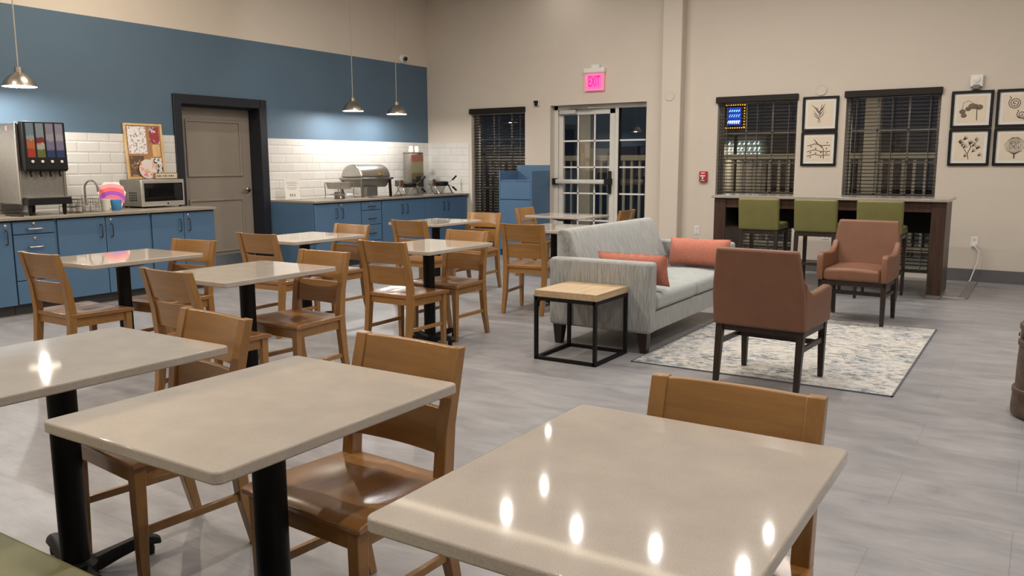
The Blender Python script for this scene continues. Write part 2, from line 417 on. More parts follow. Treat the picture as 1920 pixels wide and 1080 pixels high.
def blind(a, b, z0, z1, label, tilt=6):
    t = thing('window_blind', label, 'blind', ((a + b) / 2, YB, z0), 0, 'dark slatted window blinds'); W = b - a; H = z1 - z0
    B(-W / 2 - .02, W / 2 + .01, -.045, .05, H - .035, H + .05).build('valance', m_blind, t, bevel=.006)
    s = MB(); n = int((H - .1) / .0465); th = R(tilt)
    for k in range(n):
        z = H - .07 - k * .0465; dy, dz = .025 * math.cos(th), .025 * math.sin(th); yc = .075
        s.add([(sx * (W / 2 - .012), yc + q * dy, z + q * dz + e) for e in (-.0018, .0018) for q in (-1, 1) for sx in (-1, 1)],
              [(0, 1, 3, 2), (4, 6, 7, 5), (0, 4, 5, 1), (2, 3, 7, 6), (0, 2, 6, 4), (1, 5, 7, 3)])
    s.build('slats', m_blind, t)
    B(-W / 2 + .012, W / 2 - .012, .05, .1, .004, .026).build('bottom_rail', m_blind, t, bevel=.004)
    for x in (-W / 2 + .12, 0, W / 2 - .12):
        MB().box(x - .003, x + .003, .046, .049, .02, H - .04).box(x - .003, x + .003, .101, .104, .02, H - .04).build('ladder_cord', m_cord, t)
    MB().tube([(-W / 2 + .06, .03, H - .04), (-W / 2 + .062, .028, .75)], .005, 6).build('tilt_wand', m_blind, t)
    return t
blind(*OP[0][:2], .06, 2.305, 'dark brown slatted blind left of the glass exit door, behind the blue waste cabinet', 20)
blind(*OP[2][:2], .06, 2.31, 'dark brown slatted blind between the red fire alarm and the pair of prints', 7)
blind(*OP[3][:2], .06, 2.31, 'dark brown slatted blind between the pair of prints and the white strobe', 7)

# ------------------------------------------------------------------ glass exit door
y0, y1 = YB + .15, YB + .21
f = MB()
f.box(-6.67, -6.60, y0 - .02, y1 + .02, 0, 2.35).box(-5.09, -5.03, y0 - .02, y1 + .02, 0, 2.35).box(-6.67, -5.03, y0 - .02, y1 + .02, 2.285, 2.35)
f.box(-5.60, -5.545, y0 - .02, y1 + .02, 0, 2.29)
d2 = struct(f.build('door_2', m_whitep, bevel=.004))
lf = MB(); a, b = -6.595, -5.605
lf.box(a, a + .075, y0, y1 - .01, .01, 2.28).box(b - .095, b, y0, y1 - .01, .01, 2.28).box(a, b, y0, y1 - .01, 2.205, 2.28).box(a, b, y0, y1 - .01, .01, .2)
lf.build('door_leaf', m_whitep, d2, bevel=.004)
g = MB(); yg = YB + .18
for p, q, zl, zh in ((a + .075, b - .095, .2, 2.205), (-5.545, -5.09, .03, 2.285)):
    g.add([(p, yg, zl), (q, yg, zl), (q, yg, zh), (p, yg, zh)], [(0, 1, 2, 3)])
g.build('glass', m_glass, d2)
mu = MB()
for x in (-6.255, -5.965): mu.box(x - .012, x + .012, yg - .014, yg - .002, .2, 2.205)
for z in (1.80, 1.39, .98, .555): mu.box(a + .07, b - .09, yg - .014, yg - .002, z - .012, z + .012); mu.box(-5.545, -5.09, yg - .014, yg - .002, z - .012, z + .012)
mu.build('muntins', m_white, d2)
B(-5.55, -5.535, y0 - .01, y1, .03, 2.285).box(-5.10, -5.085, y0 - .01, y1, .03, 2.285).build('glazing_gasket', m_blkmat, d2)
MB().rbox(-6.63, -5.72, y0 - .10, y0 - .045, 1.13, 1.20, .02).build('push_bar', plain('white_reflection_steel', (.62, .61, .59), .35, .25), d2)  # pale colour stands in for the white reflected in the steel
MB().box(-6.66, -6.60, y0 - .105, y0, 1.115, 1.215).box(-5.74, -5.64, y0 - .11, y0, 1.12, 1.22).box(-5.70, -5.655, y0 - .06, y0, .98, 1.33).build('latch_case', m_blkmat, d2, bevel=.008)
cl = MB().box(-6.56, -6.27, y0 - .065, y0, 2.215, 2.28); cl.build('door_closer', plain('painted_aluminium', (.5, .49, .47), .4, .2), d2, bevel=.006)
MB().bar((-6.38, y0 - .05, 2.295), (-6.03, y0 - .09, 2.30), .025, .01).bar((-6.03, y0 - .09, 2.30), (-5.85, y0 - .02, 2.30), .02, .01).build('closer_arm', m_steel, d2)

# exit sign
t = thing('exit_sign', 'lit red exit sign with white housing on the wall above the glass door', 'exit sign', (-5.875, YB, 2.54))
MB().rbox(-.175, .175, -.075, -.0, .265, .335, .008).build('housing', m_white, t)
MB().box(-.05, .085, -.06, 0, .335, .385).build('mounting_block', m_white, t, bevel=.004)
B(-.165, .165, -.05, -.035, 0, .265).build('panel', m_exitg, t, bevel=.003)
B(-.115, .115, -.0525, -.05, .03, .235).build('lit_field', m_exitf, t)
textmesh('letters', 'EXIT', .155, m_exit, t, Matrix.Translation((0, -.0545, .132)) @ Matrix.Rotation(PI / 2, 4, 'X') @ Matrix.Diagonal((.62, 1.45, 1, 1)), .002)
# small wall devices
t = thing('fire_alarm_pull', 'red fire alarm pull station on the beige wall beside the left bar-side blind', 'fire alarm', (-4.123, YB, 1.183))
MB().rbox(-.056, .056, -.05, 0, 0, .15, .008).build('body', m_red, t)
MB().box(-.035, .035, -.06, -.05, .075, .095).box(-.01, .01, -.06, -.05, .035, .085).box(-.028, .028, -.054, -.049, .118, .132).box(-.03, .03, -.054, -.049, .014, .022).build('pull_handle', m_white, t)
t = thing('alarm_strobe', 'white square alarm strobe on the wall above the upper flower-stem print', 'strobe', (-.78, YB, 2.31))
MB().rbox(-.068, .068, -.05, 0, .03, .172, .01).build('body', m_white, t)
MB().lathe([(.0, 0), (.036, 0), (.036, .008), (.028, .012), (0, .012)], n=24, M=Matrix.Translation((0, -.05, .112)) @ Matrix.Rotation(PI / 2, 4, 'X')).build('speaker', m_white, t)
MB().rbox(-.036, .036, -.085, -.03, .0, .055, .012).build('strobe_lens', plain('smoky_lens', (.2, .19, .18), .2), t)
B(-.05, .05, -.05, 0, .0, .012).build('lower_lip', m_steeld, t)
for x, z, yy, lab in ((-2.566, 2.391, YB, 'beige round cover plate on the wall just above the upper twig print'), (-4.605, 2.40, YB - .17, 'beige round cover plate on the narrow wall pilaster')):
    o = MB().lathe([(0, 0), (.07, 0), (.074, .004), (.07, .012), (.058, .012), (.055, .009), (0, .009)], n=36, M=Matrix.Translation((x, yy, z)) @ Matrix.Rotation(PI / 2, 4, 'X')).build('cover_plate', m_wall)
    tag(o, lab, 'cover plate')
t = thing('wall_sensor', 'small black two-lobed sensor on the wall between the left blind and the glass door', 'sensor', (-6.91, YB, 2.37))
MB().rbox(-.05, .05, -.03, 0, -.02, .075, .012).build('back_plate', m_wall, t)
MB().rbox(-.042, .036, -.06, -.02, .03, .068, .015).rbox(-.03, .03, -.05, -.02, -.012, .03, .014).build('sensor_head', m_blkmat, t)
def outlet(x, z, lab):
    t = thing('wall_outlet', lab, 'outlet', (x, YB, z))
    MB().rbox(-.04, .04, -.008, 0, -.064, .064, .006).build('cover', m_white, t)
    MB().rbox(-.018, .018, -.012, -.004, .01, .046, .005).rbox(-.018, .018, -.012, -.004, -.046, -.01, .005).build('sockets', plain('ivory', (.6, .57, .52), .4), t)
    return t
outlet(-4.206, .486, 'white wall outlet between the pilaster and the bar table, no plug in it')
outlet(-.672, .485, 'white wall outlet with a white cord plugged in, right of the bar table')
outlet(-2.42, .50, 'white wall outlet seen under the bar table between the two blinds')
t = thing('power_cord', 'white power cord hanging from the outlet right of the bar table to the floor', 'cord', (-.66, YB, 0))
B(-.025, .01, -.05, -.013, .425, .465).build('plug', m_white, t, bevel=.006)
MB().tube([(0, -.045, .43), (.05, -.06, .38), (.045, -.07, .25), (.0, -.07, .1), (-.02, -.08, .02), (-.03, -.11, .012)], .008, 8).build('cable', m_white, t)
o = MB().box(-.69, -.60, 9.98, 11.42, 0.0005, .014).build('floor_cable_cover', plain('grey_cord_cover', (.2, .19, .19), .5), bevel=.005); tag(o, 'flat grey cable cover on the floor from the wall outlet towards the bar', 'cable cover')
o = MB().tube([(-.84, 9.95, .008), (-.75, 9.93, .006), (-.63, 9.96, .006)], .005, 6).build('floor_cable', m_white); tag(o, 'thin pale cable on the floor between the bar leg and the grey cable cover', 'cable')

# security camera
t = thing('dome_camera', 'white dome security camera on the left wall just above the blue paint band', 'camera', (XL, 10.87, 3.17))
MB().lathe([(0, 0), (.075, 0), (.078, .03), (.06, .05), (0, .05)], n=28, M=Matrix.Rotation(PI / 2, 4, 'Y')).build('mount', m_white, t)
MB().lathe([(0, -.062), (.03, -.055), (.055, -.03), (.062, 0), (.055, .03), (.03, .055), (0, .062)], (.07, 0, 0), 24).build('eyeball', m_white, t)
MB().lathe([(0, 0), (.036, 0), (.036, .02), (0, .026)], n=20, M=Matrix.Translation((.105, -.035, -.01)) @ Matrix.Rotation(R(35), 4, 'Z').inverted() @ Matrix.Rotation(PI / 2, 4, 'Y')).build('lens', m_blkmat, t)

# ------------------------------------------------------------------ framed prints
def leafdraw(kind):
    d = MB(); wsh = None; y = -.0125
    def st(pts, r=.0022, rs=None): d.tube([(px, y, pz) for px, pz in pts], r, 5, rs=rs)
    rnd = random.Random(kind)
    if kind == 0:
        for k in range(9):
            a = R(-70 + k * 17); x0 = -.01 + .012 * math.sin(k * 2.1); z0 = -.05 + .012 * k
            L = .06 + .025 * rnd.random(); a = R(28 + 34 * rnd.random()) * (1 if k % 2 else -1)
            st([(x0, z0), (x0 + L * .55 * math.sin(a), z0 + L * .5 * math.cos(a)), (x0 + L * math.sin(a * .9), z0 + L * math.cos(a * .9))], .0028, [.0035, .003, .001])
        st([(-.02, -.09), (-.012, -.04), (.0, .03), (.012, .09)], .0025); st([(.0, -.09), (-.004, -.05)], .002)
    elif kind == 1:
        for x0, z0, x1, z1 in ((-.11, .03, .11, .035), (-.115, -.03, .11, -.025), (-.115, -.075, .11, -.06)):
            st([(x0, z0), (x0 + .07, z0 + .02), (0.03, (z0 + z1) / 2), (x1, z1)], .003)
            for k in range(4):
                px_ = x0 + .035 + k * .052; s = 1 if k % 2 else -1; pz_ = z0 + .012 + s * .02
                d.lathe([(0, -.008), (.008, 0), (0, .008)], (px_, y, pz_), 8)
        st([(-.05, .095), (-.01, .05), (.045, .0), (.05, -.1)], .0032)
    elif kind == 2:
        wsh = MB()
        for cx, cz, r in ((-.075, -.02, .028), (-.062, -.055, .026), (-.03, .005, .026), (.0, .028, .032), (.025, .025, .03), (.062, .018, .03)):
            wsh.lathe([(0, 0), (r, .001), (r * .93, .002), (0, .0025)], n=14, M=Matrix.Translation((cx, y + .003, cz)) @ Matrix.Rotation(PI / 2, 4, 'X') @ Matrix.Diagonal((1, .85, 1, 1)))
        st([(-.08, 0), (-.07, .06), (-.03, .08), (.02, .05)], .0018); st([(.042, .02), (.043, -.03), (.045, -.1)], .0032)
    elif kind == 3:
        for k in range(15):
            x0 = -.09 + .19 * rnd.random(); z0 = -.095 + .17 * rnd.random(); a = .4 + rnd.random() * .9
            for q in (-.5, 0, .45):
                st([(x0, z0), (x0 + .036 * math.cos(a + q), z0 + .036 * math.sin(a + q))], .003, [.0036, .0012])
        st([(-.0, -.11), (-.01, -.06), (.015, 0), (.0, .05)], .003); st([(-.01, -.06), (-.06, .02)], .0025); st([(.015, 0), (.07, .06)], .0025)
    elif kind == 4:
        for cx, cz, r0, tn in ((-.025, .045, .05, 2.6), (.03, -.06, .035, 1.9)):
            pts = []
            for k in range(46):
                q = k / 45; a = q * tn * 2 * PI + 2.2; r = r0 * (1 - q) ** .8 + .002
                pts.append((cx + r * math.cos(a), cz + r * math.sin(a)))
            st([(cx - r0 * .9, cz + r0 * 1.2)] + pts, .003)
        st([(.0, -.075), (.05, -.1), (.11, -.05)], .004)
    else:
        for k in range(11):
            a = (k - 5) / 5; st([(.0, -.07), (a * .06, -.035), (a * .078, .02), (a * .055, .06), (a * .02, .085)], .0014)
        for k in range(12):
            st([(-.06 + .12 * rnd.random(), -.04 + .09 * rnd.random()), (-.05 + .1 * rnd.random(), .0 + .06 * rnd.random())], .001)
        st([(0, -.07), (.0, -.105)], .005)
    return d, wsh
def picture(x0, z0, w, h, kind, lab):
    t = thing('framed_print', lab, 'picture', (x0 + w / 2, YB, z0), 0, 'framed botanical prints'); f = .03; W = w / 2
    b = MB().box(-W, W, -.03, -.002, 0, f).box(-W, W, -.03, -.002, h - f, h).box(-W, -W + f, -.03, -.002, f, h - f).box(W - f, W, -.03, -.002, f, h - f)
    b.build('frame', m_frame, t, bevel=.003)
    B(-W + f, W - f, -.010, -.002, f, h - f).build('mat_board', m_paper, t)
    B(-W + f + .035, W - f - .035, -.0112, -.010, f + .032, h - f - .032).build('print', m_print, t)
    d, wsh = leafdraw(kind); M = Matrix.Translation((0, 0, h / 2)) @ Matrix.Diagonal((1.3, 1, 1.3, 1))
    d.v = [tuple(M @ Vector(p)) for p in d.v]; d.build('plant_drawing', m_ink, t)
    if wsh:
        wsh.v = [tuple(M @ Vector(p)) for p in wsh.v]; wsh.build('leaf_wash', m_ink2, t)
picture(-2.785, 1.862, .45, .448, 0, 'framed print of a branching twig, upper of the pair between the two blinds')
picture(-2.785, 1.408, .45, .446, 1, 'framed print of budding crossed twigs, lower of the pair between the two blinds')
picture(-1.032, 1.858, .442, .44, 2, 'framed print of a drooping round-leaved stem, below the white strobe')
picture(-1.032, 1.408, .442, .44, 3, 'framed print of scattered small leafy sprigs, beneath the drooping-stem print')
picture(-.556, 1.858, .442, .44, 4, 'framed print of curled spiral tendrils at the upper right edge of the photo')
picture(-.556, 1.408, .442, .44, 5, 'framed print of a dry seed pod, beneath the spiral tendril print')

# ------------------------------------------------------------------ counters and cabinets
ZT = .955; XF = -8.25
def worktop(y0, y1, lab):
    o = MB().box(XL + .009, XF, y0, y1, ZT - .03, ZT).build('worktop', m_ctop, bevel=.004)
    tag(o, lab, 'worktop'); return o
worktop(1.2, 6.37, 'long speckled stone worktop under the juice machine and microwave, left of the taupe door')
worktop(7.955, YB - .009, 'long speckled stone worktop of the buffet counter right of the taupe door')
def pull_v(y, z0, z1, x): return MB().tube([(x, y, z0), (x + .03, y, z0 + .004), (x + .034, y, z0 + .02), (x + .034, y, z1 - .02), (x + .03, y, z1 - .004), (x, y, z1)], .0055, 8)
def pull_h(yc, z, x, L=.14): return MB().tube([(x, yc - L / 2, z), (x + .03, yc - L / 2, z), (x + .034, yc - L / 2 + .02, z), (x + .034, yc + L / 2 - .02, z), (x + .03, yc + L / 2, z), (x, yc + L / 2, z)], .0065, 8)
m_toe = plain('grey_toe_kick', (.05, .047, .045), .5)
m_hand = plain('dark_pull_metal', (.06, .06, .065), .35, .8); m_handl = plain('steel_pull_metal', (.45, .44, .42), .3, 1)
def lock(y, z, x): return MB().lathe([(0, 0), (.016, 0), (.016, .006), (.012, .009), (0, .009)], n=18, M=Matrix.Translation((x, y, z)) @ Matrix.Rotation(PI / 2, 4, 'Y'))
def cab(y0, y1, doors, drawers, lab, hm, fill=0):
    t = thing('base_cabinet', lab, 'cabinet', (0, 0, 0), 0, 'blue base cabinets')
    xb, xf = XL + .012, XF - .055
    t.location = ((xb + xf) / 2, (y0 + y1) / 2, 0); T = Matrix.Translation((-t.location.x, -t.location.y, 0))
    def bd(mb, n, m, p=t, **k):
        mb.v = [tuple(T @ Vector(q)) for q in mb.v]; return mb.build(n, m, p, **k)
    bd(MB().box(xb, xf, y0, y1, .1, ZT - .031), 'carcass', m_cabd)
    if fill: bd(MB().box(xb, xf + .004, y1 + .0005, y1 + fill - .0005, .1, ZT - .031), 'filler_strip', m_cab)
    bd(MB().box(xb, xf - .06, y0, y1 + fill, 0, .1), 'toe_kick', m_toe)
    x1 = xf + .02
    if doors:
        n = doors; L = (y1 - y0) / n
        for k in range(n):
            a, b = y0 + k * L + .004, y0 + (k + 1) * L - .004
            d = bd(MB().box(xf + .001, x1, a, b, .105, ZT - .045), 'door', m_cab, bevel=.003)
            hy = b - .055 if k == 0 else a + .055
            bd(pull_v(hy, .70, .835, x1), 'handle', hm, d)
            if k == n - 1: bd(lock(hy + .0, .875, x1), 'lock', m_handl, d)
    else:
        zs = drawers
        for k in range(len(zs) - 1):
            d = bd(MB().box(xf + .001, x1, y0 + .005, y1 - .005, zs[k + 1] + .004, zs[k] - .004), 'drawer', m_cab, bevel=.003)
            yc = (y0 + y1) / 2; zc = zs[k] - .075 if k == 0 else zs[k] - .125
            bd(pull_h(yc, zc, x1, .13), 'handle', hm, d); bd(lock(yc, zs[k] - .028 if k == 0 else zs[k] - .045, x1), 'lock', m_handl, d)
    return t
cab(3.30, 4.055, 1, None, 'blue single-door base cabinet left of the drawer stack, cut by the left edge', m_hand)
cab(4.06, 4.465, 0, [.912, .785, .335, .105], 'blue base cabinet with steel-handled drawers under the juice machine', m_handl, .024)
cab(4.49, 5.51, 2, None, 'blue double-door base cabinet under the sink, beside the steel-handled drawers', m_hand, .024)
cab(5.535, 6.355, 2, None, 'blue double-door base cabinet under the microwave, nearest the taupe door', m_hand)
cab(2.2, 3.29, 2, None, 'blue double-door base cabinet beyond the left edge of the photo', m_hand)
cab(7.975, 8.885, 2, None, 'blue double-door base cabinet at the taupe-door end of the buffet counter', m_hand)
cab(8.89, 9.315, 0, [.912, .785, .57, .335, .105], 'narrow blue drawer cabinet in the buffet counter, under the roll-top chafer', m_hand, .019)
cab(9.335, 10.34, 2, None, 'blue double-door base cabinet just right of the buffet drawer stack', m_hand)
cab(10.345, 11.43, 2, None, 'blue double-door base cabinet at the far end of the buffet counter, in the room corner', m_hand, .09)
for y, lab in ((6.361, 'blue end panel of the left counter beside the taupe door'),):
    o = B(XL + .012, XF - .05, y, y + .008, .0, ZT - .031).build('end_panel', m_cab); tag(o, lab, 'cabinet panel')
o = B(XL + .012, XF - .05, 7.962, 7.973, .0, ZT - .031).build('end_panel', m_cab); tag(o, 'blue end panel of the buffet counter facing the room', 'cabinet panel')

# ------------------------------------------------------------------ things on the left counter
# juice dispenser, front faces +X
t = thing('juice_dispenser', 'tall steel juice dispenser with four picture panels on the left counter', 'drink dispenser', (-8.72, 4.46, ZT))
B(-.33, .30, -.225, .225, .11, .90).build('body', m_steeld, t, bevel=.01)
B(.285, .312, -.232, -.206, .15, .905).box(.285, .312, .206, .232, .15, .905).build('edge_trim', m_steel, t, bevel=.003)
MB().prism([(.30, .46), (.37, .43), (.40, .45), (.385, .915), (.30, .915)], -.2, .215, 'xz').build('head', m_blkmat, t, bevel=.008)
pal = [[(0, (.30, .035, .015)), (.37, (.36, .10, .03)), (.62, (.22, .26, .29)), (.75, (.13, .18, .22))],
       [(0, (.10, .13, .035)), (.34, (.34, .32, .26)), (.52, (.15, .02, .02)), (.68, (.18, .22, .25))],
       [(0, (.02, .035, .11)), (.33, (.15, .13, .22)), (.6, (.26, .25, .30)), (.8, (.2, .18, .24))],
       [(0, (.02, .04, .12)), (.33, (.16, .14, .23)), (.6, (.27, .26, .31)), (.8, (.21, .19, .25))]]
for k in range(4):
    y = -.135 + k * .095
    MB().add([(.3965, y - .038, .57), (.3965, y + .038, .57), (.388, y + .038, .9), (.388, y - .038, .9)], [(0, 1, 2, 3)]).build('picture_panel', bands('juice_panel_print_%d' % k, 'Z', .57, .9, pal[k], .3, .22, 60), t)
    MB().lathe([(0, 0), (.014, 0), (.014, .008), (0, .01)], n=16, M=Matrix.Translation((.4, y, .53)) @ Matrix.Rotation(PI / 2, 4, 'Y')).build('button', m_white, t)
    MB().tube([(.345, y, .44), (.345, y, .405), (.36, y, .385)], .011, 8).build('spout', m_blkmat, t)
B(.28, .40, -.21, .225, .105, .175).build('drip_tray', m_blkmat, t, bevel=.006)
B(.285, .39, -.2, .215, .176, .181).build('drip_grate', m_steel, t)
for x, y in ((.345, -.17), (.345, .17), (-.29, -.19), (-.29, .19)):
    MB().lathe([(.012, 0), (.018, .02), (.02, .11)], (x, y, 0), 12).build('leg', m_blkmat, t)
MB().box(.12, .123, -.2265, -.2255, .83, .875).box(.123, .16, -.2275, -.2255, .83, .875).build('warning_sticker', plain('pink_sticker', (.65, .25, .22), .5), t)
MB().tube([(-.05, -.24, .12), (.0, -.26, .06), (.1, -.28, .01), (.25, -.3, .008), (.4, -.27, .007)], .007, 6).build('power_cord', m_blkmat, t)
# chocolate-box style wire tray
t = thing('wire_rack', 'thin black wire rack between the juice dispenser and the sink', 'rack', (-8.5, 4.765, ZT))
wr = MB()
for z in (.004, .07, .14):
    wr.tube([(-.1, -.065, z), (.1, -.065, z), (.1, .065, z), (-.1, .065, z)], .0025, 5, True)
for x, y in ((-.1, -.065), (.1, -.065), (.1, .065), (-.1, .065)): wr.tube([(x, y, .0), (x, y, .18)], .0025, 5)
wr.build('wires', m_blkmat, t)
# dish rack / sink accessories: clear organiser
t = thing('wire_basket', 'grey wire drying basket in front of the sink tap', 'basket', (-8.58, 4.955, ZT))
wr = MB()
for z in (.004, .05, .1, .14): wr.tube([(-.12, -.12, z), (.12, -.12, z), (.12, .12, z), (-.12, .12, z)], .003, 5, True)
for k in range(9):
    y = -.12 + k * .03; wr.tube([(-.12, y, .14), (-.12, y, .004), (.12, y, .004), (.12, y, .14)], .002, 5)
for k in range(7):
    x = -.12 + k * .04; wr.tube([(x, -.12, .14), (x, -.12, .004), (x, .12, .004), (x, .12, .14)], .002, 5)
wr.build('wires', m_steeld, t)
for k in range(3):
    o = MB().lathe([(.018, 0), (.026, .004), (.03, .06), (.028, .06), (.024, .008), (0, .006)], (-8.56 + .02 * (k % 2), 4.885 + k * .07, ZT + .009), 16).build('small_cup', m_white)
    tag(o, ['small white cup nearest the juice machine in the wire basket', 'small white cup in the middle of the wire basket', 'small white cup nearest the rainbow board in the wire basket'][k], 'cup', 'white cups in the wire basket')
t = thing('sink_tap', 'tall curved chrome sink tap against the white tiles', 'tap', (-8.97, 5.20, ZT))
MB().lathe([(.035, 0), (.035, .012), (.02, .03), (.016, .06)], n=20).box(-.03, .03, -.09, .09, 0, .012).build('base', m_chrome, t)
MB().tube([(0, 0, .05), (0, 0, .25)] + [(.075 - .075 * math.cos(a), 0.02 * a, .25 + .075 * math.sin(a)) for a in [PI * k / 8 for k in range(1, 9)]] + [(.15, .063, .2)], .012, 10).build('spout', m_chrome, t)
for s in (-1, 1): MB().lathe([(.012, 0), (.016, .03), (.006, .05)], (0, s * .08, .01), 12).bar((0, s * .08, .05), (.02, s * .13, .065), .014, .01).build('lever', m_chrome, t)
# rainbow hexagon board
t = thing('rainbow_board', 'hexagonal board painted with a rainbow, leaning behind a cup near the microwave', 'craft board', (-8.78, 5.40, ZT))
Mt = Matrix.Rotation(R(-30), 4, 'Z') @ Matrix.Rotation(R(-12), 4, 'Y')
hexp = [(-.07, .07), (-.145, .19), (-.075, .31), (.075, .31), (.145, .19), (.09, .02), (-.05, .02)]
MB().prism(hexp, -.004, .004, 'yz', M=Mt).build('board', m_white, t)
for r0, r1, c in ((.21, .25, (.75, .30, .34)), (.17, .21, (.74, .12, .12)), (.125, .17, (.30, .06, .42)), (.085, .125, (.70, .14, .28)), (.05, .085, (.72, .33, .08)), (.0, .05, (.45, .6, .12))):
    p = []
    a0, a1 = R(18), R(162)
    lim = lambda y, z: (max(-.128 if z > .1 else -.08, min(.128, y)), max(.03, min(.30, z)))
    for k in range(17): a = a0 + (a1 - a0) * k / 16; p.append(lim(1.05 * r1 * math.cos(a), .04 + r1 * math.sin(a)))
    for k in range(17): a = a1 - (a1 - a0) * k / 16; p.append(lim(1.05 * r0 * math.cos(a), .04 + r0 * math.sin(a)))
    MB().prism(p, .0041, .0052, 'yz', M=Mt).build('rainbow_stripe', plain('poster_paint_%d' % int(r1 * 1000), c, .6), t)
o = MB().lathe([(.034, 0), (.038, .004), (.052, .128), (.048, .128), (.033, .008), (0, .006)], (-8.60, 5.205, ZT), 24).build('paper_cup', m_paper); tag(o, 'white paper cup standing in front of the rainbow board', 'cup')
o = MB().lathe([(.045, 0), (.05, .01), (.058, .115), (.055, .118), (.046, .014), (0, .012)], (-8.60, 5.33, ZT), 24).build('blue_bowl', plain('blue_plastic', (.07, .27, .58), .4)); tag(o, 'bright blue tub beside the white cup, left of the microwave', 'tub')
# microwave: front faces +X
t = thing('microwave', 'stainless microwave with black window on the left counter', 'microwave', (-8.88, 5.97, ZT), R(2))
B(-.20, .185, -.285, .285, .018, .325).build('body', m_steeld, t, bevel=.008)
B(.186, .206, -.285, .285, .018, .325).build('door', plain('bright_steel', (.62, .60, .57), .33, .75), t, bevel=.005)
MB().rbox(.2, .2105, -.255, .262, .075, .285, .005).build('window', plain('dark_glass', (.006, .006, .007), .06), t)
B(.2085, .2112, .165, .25, .09, .27).build('keypad', plain('keypad_black', (.012, .012, .012), .3), t)
MB().lathe([(0, 0), (.011, 0), (.011, .003), (0, .003)], n=16, M=Matrix.Translation((.206, .05, .046)) @ Matrix.Rotation(PI / 2, 4, 'Y')).build('badge', m_blkmat, t)
v = MB()
for i in range(5):
    for j in range(4): v.box(-.03 + i * .03, -.012 + i * .03, -.2862, -.2848, .08 + j * .028, .098 + j * .028)
v.build('side_vents', m_blkmat, t)
for x, y in ((-.15, -.25), (-.15, .25), (.16, -.25), (.16, .25)): MB().lathe([(.014, 0), (.016, .02)], (x, y, 0), 10).build('foot', m_blkmat, t)
# small wooden sign on the microwave
ZM = ZT + .326
t = thing('desk_sign', 'small wooden plaque with one line of lettering on top of the microwave', 'sign', (-8.78, 6.09, ZM))
B(-.012, .012, -.155, .155, 0, .075).build('frame', wood('sign_wood', (.14, .09, .05), (.25, .17, .1), .6, 0, 'y'), t, bevel=.003)
B(.0122, .014, -.14, .14, .01, .065).build('face', plain('cream_card', (.62, .55, .40), .7), t)
s = MB(); y = -.125
for L in (.02, .03, .012, .018, .026, .012, .018, .03, .02):
    s.box(.0141, .0148, y, y + L - .006, .03, .046); y += L + .006
s.build('lettering', m_ink, t)
# cork board leaning behind the microwave
Mc = Matrix.Translation((XL + .06, 6.05, ZM)) @ Matrix.Rotation(R(-3.5), 4, 'Y')
t = thing('cork_board', 'pine-framed cork board with pinned papers leaning on the tile behind the microwave', 'notice board', (XL + .06, 6.05, ZM)); t.rotation_euler = (0, R(-3.5), 0)
B(-.008, .0, -.235, .235, .01, .65).build('cork', m_cork, t)
f = MB().ring_yz(-.25, .25, 0, .655, .025, -.012, .008)
f.build('frame', m_pine, t, bevel=.003)
def pinned(name, y0, y1, z0, z1, mat, lab, extra=None, off=.002):
    o = B(off - .0012, off, y0, y1, z0, z1).build(name, mat); o.location = (XL + .06, 6.05, ZM); o.rotation_euler = (0, R(-3.5), 0); tag(o, lab, 'paper')
    return o
def speckle(name, base, cols, sc=40):
    m, nt, b = nodes(name); n = noise(nt, tex(nt), sc, 2, .5, .6); st = [(0, base), (.55, base)]
    for k, c in enumerate(cols): st.append((.56 + .14 * k / max(1, len(cols)), c))
    r = nt.nodes.new('ShaderNodeValToRGB'); cr = r.color_ramp; cr.interpolation = 'CONSTANT'
    while len(cr.elements) < len(st): cr.elements.new(.5)
    for e, (p, c) in zip(cr.elements, st): e.position = p; e.color = (*c, 1)
    nt.links.new(n, r.inputs[0]); nt.links.new(r.outputs[0], b.inputs['Base Color']); b.inputs['Roughness'].default_value = .7
    return m
pinned('drawing_sheet', -.21, .03, .30, .62, speckle('crayon_drawing', (.72, .70, .68), [(.45, .2, .15), (.12, .14, .2), (.3, .36, .5), (.5, .34, .28)], 34), 'white sheet with a coloured crayon drawing pinned at the top left of the cork board')
pinned('red_card', .075, .205, .42, .615, speckle('red_card_print', (.30, .035, .04), [(.35, .42, .55), (.6, .6, .6)], 16), 'dark red card with a pale picture at the top right of the cork board')
pinned('tan_card', .10, .20, .265, .41, plain('tan_card', (.62, .40, .18), .7, amt=.15), 'tan card pinned under the red card on the cork board')
pinned('photo_collage', -.21, -.02, .04, .275, speckle('photo_print', (.10, .06, .035), [(.35, .18, .07), (.03, .03, .03), (.5, .42, .34)], 22), 'dark orange-brown photo collage pinned at the lower left of the cork board')
pinned('photo_strip', .06, .215, .05, .25, speckle('photo_strip_print', (.62, .6, .58), [(.05, .05, .06), (.02, .02, .02)], 30), 'sheet of small black photos pinned at the lower right of the cork board')
o = MB().lathe([(0, 0), (.115, 0), (.115, .002), (0, .002)], n=40, M=Matrix.Rotation(PI / 2, 4, 'Y')).build('round_sticker', speckle('round_print', (.66, .58, .55), [(.72, .2, .2), (.78, .5, .1), (.72, .3, .26)], 11), loc=None)
o.location = (XL + .075, 6.05, ZM + .118); o.rotation_euler = (0, R(-3.5), 0); tag(o, 'round pink and yellow craft disc leaning on the bottom of the cork board', 'craft disc')

